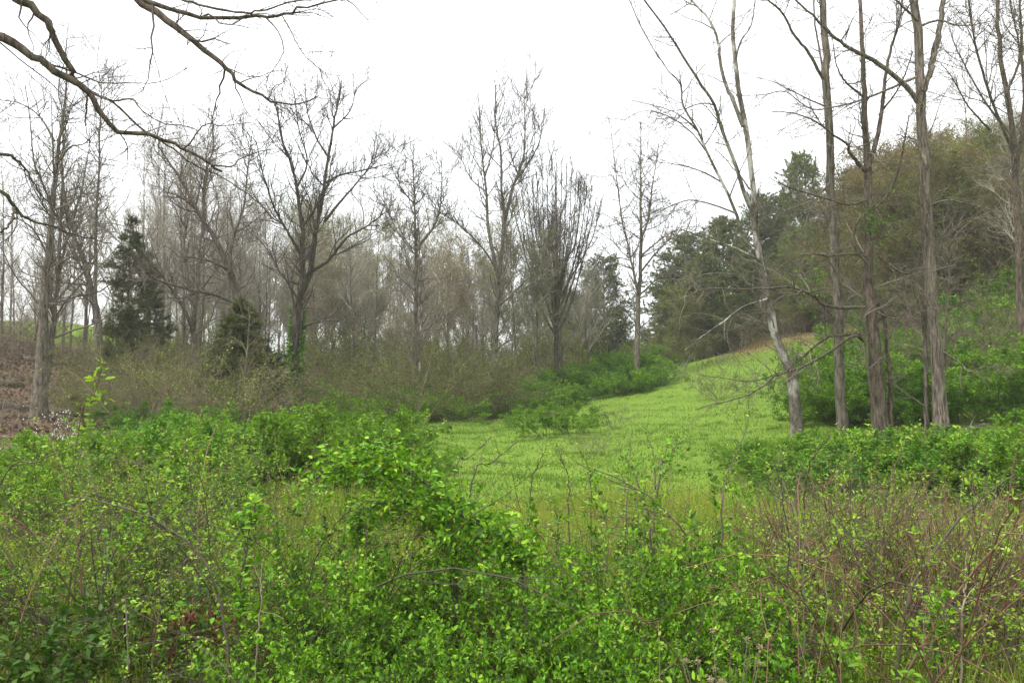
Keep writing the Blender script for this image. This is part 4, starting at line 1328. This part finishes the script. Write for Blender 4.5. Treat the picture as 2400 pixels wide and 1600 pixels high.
# ================================================================== the near thicket
def top_scale(px, Y, rows, H, lo=.35, hi=1.15):
    """scale that lets a plant of height H end near the row where the thicket ends in that column"""
    row = float(np.interp(px, rows[0], rows[1])) + R.uniform(-25, 60)
    return float(np.clip((P(px, row, Y)[2]) / H, lo, hi))


TL = ([-100, 200, 400, 700, 900, 1100, 1650, 1800, 2500], [1040, 1060, 1090, 1110, 1140, 1200, 1190, 1140, 1190])
for k in range(40):
    px = R.uniform(-120, 900)
    Y = R.uniform(4.0, 9.5)
    t_ = top_scale(px, Y, TL, 1.25)
    place('brier', brier, int(R.integers(0, 6)), 'brier_bush', 'sparse small-leaved brier in the left half of the near thicket', 'brier', gpt(px, Y), rz(), (t_ * .95, t_ * .95, t_), 'briers in the left of the near thicket')
for k in range(18):
    px = R.uniform(900, 1650)
    Y = R.uniform(4.6, 7.0)
    t_ = top_scale(px, Y, TL, 1.25)
    place('brier', brier, int(R.integers(0, 6)), 'brier_bush', 'sparse small-leaved brier behind the central honeysuckle', 'brier', gpt(px, Y), rz(), (t_, t_, t_), 'briers behind the central honeysuckle')
for k in range(14):
    px = R.uniform(1560, 2500)
    Y = R.uniform(4.4, 8.5)
    t_ = top_scale(px, Y, TL, 1.25)
    place('brier', brier, int(R.integers(0, 6)), 'brier_bush', 'small-leaved brier among the red canes at right', 'brier', gpt(px, Y), rz(), (t_, t_, t_), 'briers among the red canes at right')
for k in range(34):
    px = R.uniform(-100, 2500)
    Y = R.uniform(3.6, 8.0)
    if 650 < px < 1650:
        Y += 1.2
    t_ = top_scale(px, Y, TL, 1.25, .4, .95)
    place('arch', arch, int(R.integers(0, 4)), 'arching_brier', ('long bare brier canes arching over the left thicket', 'long bare brier canes arching in front of the meadow', 'long bare brier canes arching over the right bramble patch')[0 if px < 800 else 1 if px < 1650 else 2], 'brier', gpt(px, Y), rz(), (t_, t_, t_), ('arching briers at left', 'arching briers before the meadow', 'arching briers at right')[0 if px < 800 else 1 if px < 1650 else 2])
for k in range(13):
    px = (1690, 1760, 1830, 1930, 2010, 2060, 2180, 2330, 1600, 640, 420, 150, 60)[k]
    Y = R.uniform(4.5, 5.6)
    t_ = top_scale(px, Y, TL, 1.1, .5, 1.1)
    place('spray', spray, k, 'leafy_spray', 'arching spray of bright yellow-green leaves in the ' + ('right bramble patch' if px > 1500 else 'left thicket'), 'brier', gpt(px, Y), rz(), (t_ * .8, t_ * .8, t_), 'leafy sprays at right' if px > 1500 else 'leafy sprays at left')
for k in range(46):
    px = R.uniform(1660, 2560)
    Y = R.uniform(4.3, 8.0)
    t_ = top_scale(px, Y, TL, 1.3)
    place('cane', cane, int(R.integers(0, 5)), 'bramble_canes', 'clump of upright reddish bramble canes in the right foreground', 'bramble', gpt(px, Y), rz(), (t_, t_, t_), 'reddish bramble clumps at right')
for k in range(40):
    px = R.uniform(-160, 660)
    Y = R.uniform(3.2, 5.6)
    if 330 < px < 620 and Y < 4.9:
        continue
    place('tangle', tangle, int(R.integers(0, 3)), 'low_tangle', 'low brownish tangle of vines at the bottom left', 'bramble', gpt(px, Y), rz(), scv(.45, .8), 'low tangles at the bottom left')
# honeysuckle mounds: column, distance, scale
mounds = [(800, 2.9, .78), (930, 2.75, .74), (1060, 2.7, .68), (1200, 2.8, .7), (1330, 2.85, .62), (930, 3.4, .95), (1060, 3.6, 1.0), (890, 4.3, 1.06), (1170, 3.6, .86), (1000, 4.5, 1.1), (1090, 4.4, 1.0),
          (1330, 3.9, .98), (1440, 4.1, 1.16), (1540, 4.3, 1.12), (1410, 3.5, .95), (1610, 3.8, .9), (1500, 3.2, .6), (830, 3.5, .9), (1250, 4.6, .9), (750, 3.8, .72), (1640, 4.6, .95)]
rows_ = [('front', 0, 3.3), ('middle', 3.3, 3.95), ('back', 3.95, 9)]
ordn = ['leftmost', 'second', 'third', 'fourth', 'fifth', 'sixth', 'seventh', 'eighth']
for rn, ya, yb in rows_:
    for j_, (px, Y, s) in enumerate(sorted(m_ for m_ in mounds if ya <= m_[1] < yb)):
        lab = '%s dense bright green honeysuckle mound%s in the %s row at bottom centre' % (ordn[j_], ' from the left' if j_ else '', rn)
        k = int(px * 7 + Y * 10)
        place('honey', honey, k, 'honeysuckle_mound', lab, 'shrub', gpt(px, Y), rz(), (s * .68, s * .68, s), 'honeysuckle mounds at the bottom centre')
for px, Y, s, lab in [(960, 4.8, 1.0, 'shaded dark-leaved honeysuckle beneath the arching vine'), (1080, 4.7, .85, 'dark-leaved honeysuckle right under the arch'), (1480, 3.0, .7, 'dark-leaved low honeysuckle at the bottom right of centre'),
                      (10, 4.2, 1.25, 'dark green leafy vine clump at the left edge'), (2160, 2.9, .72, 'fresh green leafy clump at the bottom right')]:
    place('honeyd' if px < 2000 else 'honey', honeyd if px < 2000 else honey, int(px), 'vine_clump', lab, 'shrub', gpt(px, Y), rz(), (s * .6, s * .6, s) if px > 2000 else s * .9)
place('honey', honey, 2, 'vine_clump', 'second fresh leafy clump in the bottom right corner', 'shrub', gpt(2370, 2.8), rz(), (.32, .32, .66))


# ---- single traced canes
def cane_thing(name, label, pts, Y, w, stem, leafm, nl, lsize, seed, dY=0.0, spread=.02, side=10, near=True, group=None, drop=True, droopy=0.0):
    rg = rs(seed)
    pp = [P(a, b, Y + dY * k_ / max(1, len(pts) - 1)) for k_, (a, b) in enumerate(pts)]
    if drop:
        f0 = pp[0].copy()
        d_ = pp[0] - pp[1]
        gz_ = float(ground_z(f0[0], f0[1])[0]) - .04
        if f0[2] > gz_ + .05:
            hd = np.array([d_[0], d_[1], 0]) / max(abs(d_[2]), .15)
            f0 = f0 + hd * min(.4, f0[2] - gz_) * .5
            f0[2] = float(ground_z(f0[0], f0[1])[0]) - .04
            pp = [f0] + pp
    K = 22
    path = catmull(pp, K)
    path[1:-1] += rg.normal(0, .004, (K - 2, 3))
    base = path[0].copy()
    t = thing(name, label, 'cane', base, group)
    rad = np.linspace(w * 1.15, w * .5, K) * .5 * Y / FPX
    par, prd = (path - base)[None], rad[None]
    link_obj('stem', make_mesh(name, [tubes(par, prd, 6, .05, rg)], True), M[stem], t)
    b1, r1 = grow(rg, par, prd, side, .2, 1, 55, 15, .05, .28, 5, .6, .0012, .02 - droopy, .15, .3)
    link_obj('side_twigs', make_mesh(name + '_tw', [tubes(b1, r1, 3)]), M[stem], t, 'stuff')
    if nl:
        lv = [leaves(rg, par, int(nl * .5), lsize, .55, .25, 1, spread, near), leaves(rg, b1, nl - int(nl * .5), lsize, .55, .1, 1, spread * .6, near)]
        link_obj('foliage', make_mesh(name + '_lf', lv), M[leafm], t, 'stuff')
    return t


canes = [
    ([(1334, 1226), (1330, 1115), (1313, 1069)], 5.2, 4, 'thin upright cane in front of the meadow, left of two'),
    ([(1385, 1164), (1383, 1111), (1374, 1076)], 6.0, 3, 'short thin upright cane in front of the meadow twig clump'),
    ([(1467, 1184), (1473, 1099), (1481, 1004)], 5.6, 3, 'long straight thin cane crossing the right half of the meadow'),
    ([(1244, 1149), (1263, 1088), (1282, 1042)], 6.2, 3, 'thin right-leaning cane below the round meadow bush'),
    ([(1106, 1130), (1152, 1084), (1213, 1034)], 5.8, 4, 'cane slanting right over the left corner of the meadow'),
    ([(1064, 1111), (1098, 1073), (1152, 1023)], 6.4, 4, 'upper slanting cane at the left corner of the meadow'),
    ([(1523, 1249), (1508, 1172), (1485, 1107), (1466, 1073)], 4.8, 5, 'leafy dark cane bending left at the right of the meadow'),
    ([(1534, 1092), (1523, 1042), (1508, 1000)], 6.6, 3, 'short cane tip rising against the meadow slope'),
    ([(1542, 1134), (1565, 1076), (1600, 1031)], 5.5, 5, 'thick leafy cane curving right beside the meadow'),
    ([(1692, 1187), (1703, 1119), (1726, 1057), (1753, 1000)], 5.4, 4, 'dark cane curving right below the white-barked tree'),
    ([(1885, 1191), (1895, 1099), (1917, 1057), (1948, 1019)], 5.6, 4, 'dark cane curving right below the straight trunk'),
    ([(2076, 1187), (2097, 1096), (2120, 1042), (2147, 1000)], 5.2, 4, 'dark cane rising between the gnarled and shaggy trunks'),
    ([(2109, 1497), (2136, 1382), (2185, 1298), (2250, 1218), (2300, 1168), (2380, 1110)], 4.0, 7, 'thick dark red cane sweeping to the right in the bramble patch'),
    ([(1883, 1535), (1885, 1306), (1887, 1191)], 3.8, 5, 'tall vertical cane in the bramble patch'),
    ([(1849, 1383), (1845, 1230), (1814, 1076)], 4.4, 4, 'tall cane leaning left at the edge of the bramble patch'),
    ([(2250, 1440), (2320, 1400), (2410, 1370)], 4.2, 5, 'low reddish cane slanting out of the right edge'),
    ([(539, 1589), (524, 1459), (501, 1363), (467, 1298), (413, 1249), (344, 1207), (268, 1184), (176, 1163)], 3.4, 7, 'long dark cane arching left across the left thicket'),
    ([(245, 1356), (291, 1264), (337, 1207), (421, 1142)], 4.2, 5, 'leafy cane slanting right in the left thicket'),
    ([(0, 1138), (96, 1080), (172, 1042)], 5.0, 4, 'bare cane slanting up from the left edge'),
    ([(180, 1249), (145, 1138), (126, 1076)], 4.6, 4, 'reddish upright cane near the left edge'),
    ([(727, 1367), (765, 1260), (800, 1214), (850, 1180)], 4.4, 4, 'dark cane slanting right towards the arching vine'),
    ([(640, 1150), (600, 1080), (590, 1020)], 6.0, 3, 'thin cane in front of the mounded bushes'),
    ([(450, 1230), (400, 1140), (330, 1090), (250, 1075)], 5.0, 4, 'arched cane bending left in the upper left thicket'),
]
for k, (pts, Y, w, lab) in enumerate(canes):
    dark = k in (15, 19)
    leafy_c = 'leafy' in lab
    cane_thing('bramble_cane', lab, pts, Y, w, 'twig_red' if dark else 'twig_dark', 'leaf_honey' if leafy_c else 'leaf_rose', 240 if leafy_c else 90, .028 if leafy_c else .02, 'cane%d' % k, dY=float(R.uniform(-.3, .4)), spread=.03 if leafy_c else .01, side=16 if leafy_c else 10)
cane_thing('pale_cane', 'pale bleached dead cane standing in the right foreground', [(2252, 1600), (2258, 1421), (2265, 1360), (2264, 1283)], 3.6, 5, 'twig_pale', 'leaf_rose', 0, .02, 'pale', side=2)
cane_thing('pale_cane', 'thin bleached dead stalk in the left thicket', [(600, 1560), (608, 1444), (614, 1317)], 3.5, 3, 'twig_pale', 'leaf_rose', 0, .02, 'pale2', side=2)
# the two arching leafy vines at the centre
cane_thing('arching_vine', 'long leafy vine arching over the centre of the thicket', [(1234, 1500), (1232, 1440), (1228, 1345), (1213, 1306), (1182, 1262), (1144, 1240), (1098, 1212), (1060, 1195), (1030, 1160), (991, 1122), (934, 1096), (876, 1078), (800, 1092), (740, 1120)], 3.9, 14, 'twig_dark', 'leaf_honey', 3000, .03, 'arch1', dY=.3, spread=.05, side=90, droopy=.2)
cane_thing('arching_vine', 'lower shorter leafy vine beneath the long arching vine', [(1070, 1400), (1062, 1300), (1050, 1240), (1014, 1195), (960, 1180), (915, 1178), (857, 1200), (830, 1260)], 4.3, 12, 'twig_dark', 'leaf_honey', 2200, .03, 'arch2', dY=.2, spread=.055, side=70, droopy=.2)
cane_thing('arching_vine', 'slender bare vine running along the top of the long arch', [(1120, 1300), (1075, 1230), (1040, 1175), (1000, 1130), (940, 1095), (870, 1085), (800, 1105)], 4.2, 6, 'twig_red', 'leaf_honey', 260, .035, 'arch3', dY=.4, spread=.03, side=26)
cane_thing('leafy_stalk', 'leafy upright stalk beside the pale dead stalk at left', [(560, 1480), (565, 1360), (585, 1240), (600, 1180)], 4.0, 5, 'twig_dark', 'leaf_honey', 380, .036, 'stalk1', spread=.035, side=18)
cane_thing('leafy_stalk', 'leafy upright stalk at the right of the bramble patch', [(2190, 1560), (2195, 1480), (2200, 1400)], 3.6, 5, 'twig_dark', 'leaf_honey', 260, .034, 'stalk2', spread=.035, side=14)
cane_thing('budding_stalk', 'yellow-green budding shoot rising in front of the left bank', [(185, 1000), (215, 940), (236, 870), (238, 845)], 6.5, 3, 'twig_green', 'leaf_rose', 60, .05, 'stalk3', side=6)

# ---- dried seed heads at the bottom
sb = gpt(1690, 2.75)
rg = rs('seed')
t = thing('seed_head_plant', 'dried plant with fluffy tan seed heads at the bottom right of centre', 'plant', sb)
ends = np.stack([rg.normal(0, .06, 14), rg.normal(0, .05, 14), rg.uniform(.7, .85, 14)], -1)
st = np.stack([np.zeros((14, 3)), ends * np.array([.3, .3, .55]), ends], 1)
link_obj('stems', make_mesh('seed_stems', [tubes(st, np.full((14, 3), .0014), 4)]), M['twig_brush'], t, 'stuff')
for e in ends[:9]:
    pos = e + rg.normal(0, .004, (60, 3))
    link_obj('seed_head', make_mesh('seed_head', [leaf_mesh(rg, pos, rg.standard_normal((60, 3)), .009, .3)]), M['seed'], t)


# ================================================================== damp air
def haze(density):
    m, n, l = new_mat('haze')
    o_ = n.new("ShaderNodeOutputMaterial")
    v = n.new("ShaderNodeVolumePrincipled")
    v.inputs['Color'].default_value = (.95, .97, 1, 1)
    v.inputs['Density'].default_value = density
    v.inputs['Anisotropy'].default_value = .2
    l.new(v.outputs[0], o_.inputs['Volume'])
    zb, zt = float(GZ.min()) - 1.0, float(GZ.max()) + 30.0
    X, Y0, Y1 = 440.0, -270.0, 440.0
    Vb = np.array([(x_, y_, z_) for z_ in (zb, zt) for y_ in (Y0, Y1) for x_ in (-X, X)])
    Fb = np.array([(0, 2, 3, 1), (4, 5, 7, 6), (0, 1, 5, 4), (2, 6, 7, 3), (0, 4, 6, 2), (1, 3, 7, 5)])
    hz = link_obj('haze', make_mesh('haze', [(Vb, Fb)]), m, kind='stuff')
    hz['label'] = 'thin damp haze in the air over the valley'
    hz['category'] = 'haze'


haze(0.0007)


# ================================================================== labels of repeats, told apart by the landmark they stand at
WOOD = [(640, 'behind the leaning brown tree'), (830, 'behind the dark forked tree'), (1060, 'behind the slim pale-stemmed tree'), (1240, 'behind the tallest centre tree'),
        (1400, 'behind the vase-shaped tree'), (9999, 'left of the right-hand pines')]
BANK = [(200, 'near the twin-trunked tree'), (420, 'around the tall cedar'), (640, 'near the leaning brown tree'), (9999, 'near the dark forked tree')]
HILL = [(2130, 'left of the shaggy trunk'), (2290, 'right of the shaggy trunk'), (9999, 'at the right edge')]
FEET = [(1920, 'near the white-barked tree'), (2020, 'near the straight trunk'), (2140, 'near the gnarled trunk'), (2270, 'near the shaggy trunk'), (9999, 'at the right edge')]
LEFT = [(180, 'at the left edge'), (420, 'around the long arching cane'), (680, 'beside the leafy stalk'), (9999, 'just left of the arching vine')]
CENT = [(1100, 'behind the arching vine'), (1350, 'before the meadow'), (9999, 'right of the meadow view')]
RIGHT = [(1800, 'next to the honeysuckle'), (2000, 'below the straight trunk'), (2150, 'below the gnarled trunk'), (2300, 'by the pale dead cane'), (9999, 'at the right edge')]
MEAD = [(520, 'before the leaning brown tree'), (700, 'before the dark forked tree'), (860, 'left of the arch top'), (9999, 'bordering the meadow')]
EDGE = [(1290, 'behind the round meadow bush'), (1400, 'below the vase-shaped tree'), (1500, 'below the round dark pine'), (9999, 'at the top of the meadow')]
LM = {'bare trees of the wood behind the meadow': ('thin bare tree in the grey wood', WOOD), 'budding trees in the wood': ('small budding tree in the wood', WOOD),
      'undergrowth bushes of the central wood': ('olive budding bush in the undergrowth', WOOD), 'bare trees on the left bank': ('thin bare tree on the left bank', BANK),
      'twiggy bushes on the left bank': ('leafless brown bush on the left bank', BANK), 'olive bushes on the left bank': ('olive budding bush on the left bank', BANK),
      'distant bare trees beyond the crest': ('tiny distant bare tree beyond the crest', BANK), 'budding trees on the right hillside': ('twiggy budding tree on the hillside', HILL),
      'green bushes on the right hillside': ('low green bush on the hillside', HILL), 'twiggy bushes on the right hillside': ('brown twiggy bush on the hillside', HILL),
      'bushes around the right-hand trunks': ('low dense green bush', FEET), 'briers in the left of the near thicket': ('small-leaved brier in the near thicket', LEFT),
      'briers behind the central honeysuckle': ('small-leaved brier behind the honeysuckle', CENT), 'briers among the red canes at right': ('small-leaved brier among the red canes', RIGHT),
      'reddish bramble clumps at right': ('clump of upright reddish bramble canes', RIGHT), 'low tangles at the bottom left': ('low brownish vine tangle', LEFT),
      'mounded bushes left of the meadow': ('bright green mounded bush', MEAD), 'bushes along the far edge of the meadow': ('green hedge bush', EDGE),
      'bushes behind the left brambles': ('green bush behind the brambles', LEFT), 'bushes below the central wood': ('pale green bush below the wood', WOOD),
      'leafy sprays at right': ('arching yellow-green leafy spray', RIGHT), 'arching briers at right': ('long bare arching brier canes', RIGHT),
      'arching briers at left': ('long bare arching brier canes', LEFT), 'leafy sprays at left': ('arching yellow-green leafy spray', LEFT)}
byg = {}
for o in scene.objects:
    if o.parent is None and o.get('group') in LM:
        byg.setdefault(o['group'], []).append(o)
for gname, objs in byg.items():
    base_, marks = LM[gname]
    buckets = {}
    for o in objs:
        px = 1200 + o.location.x / o.location.y * FPX
        buckets.setdefault(next(ph for lim, ph in marks if px < lim), []).append((o.location.y, o.name, o))
    for ph, lst in buckets.items():
        lst.sort()
        n = len(lst)
        for r_, (_, _, o) in enumerate(lst):
            if n == 1:
                w = ''
            elif n == 2:
                w = ('nearer ', 'farther ')[r_]
            elif r_ == 0:
                w = 'nearest '
            elif r_ == n - 1:
                w = 'farthest '
            else:
                w = 'near-row ' if r_ < n / 3 else 'middle-row ' if r_ < 2 * n / 3 else 'back-row '
            o['label'] = w + base_ + ' ' + ph
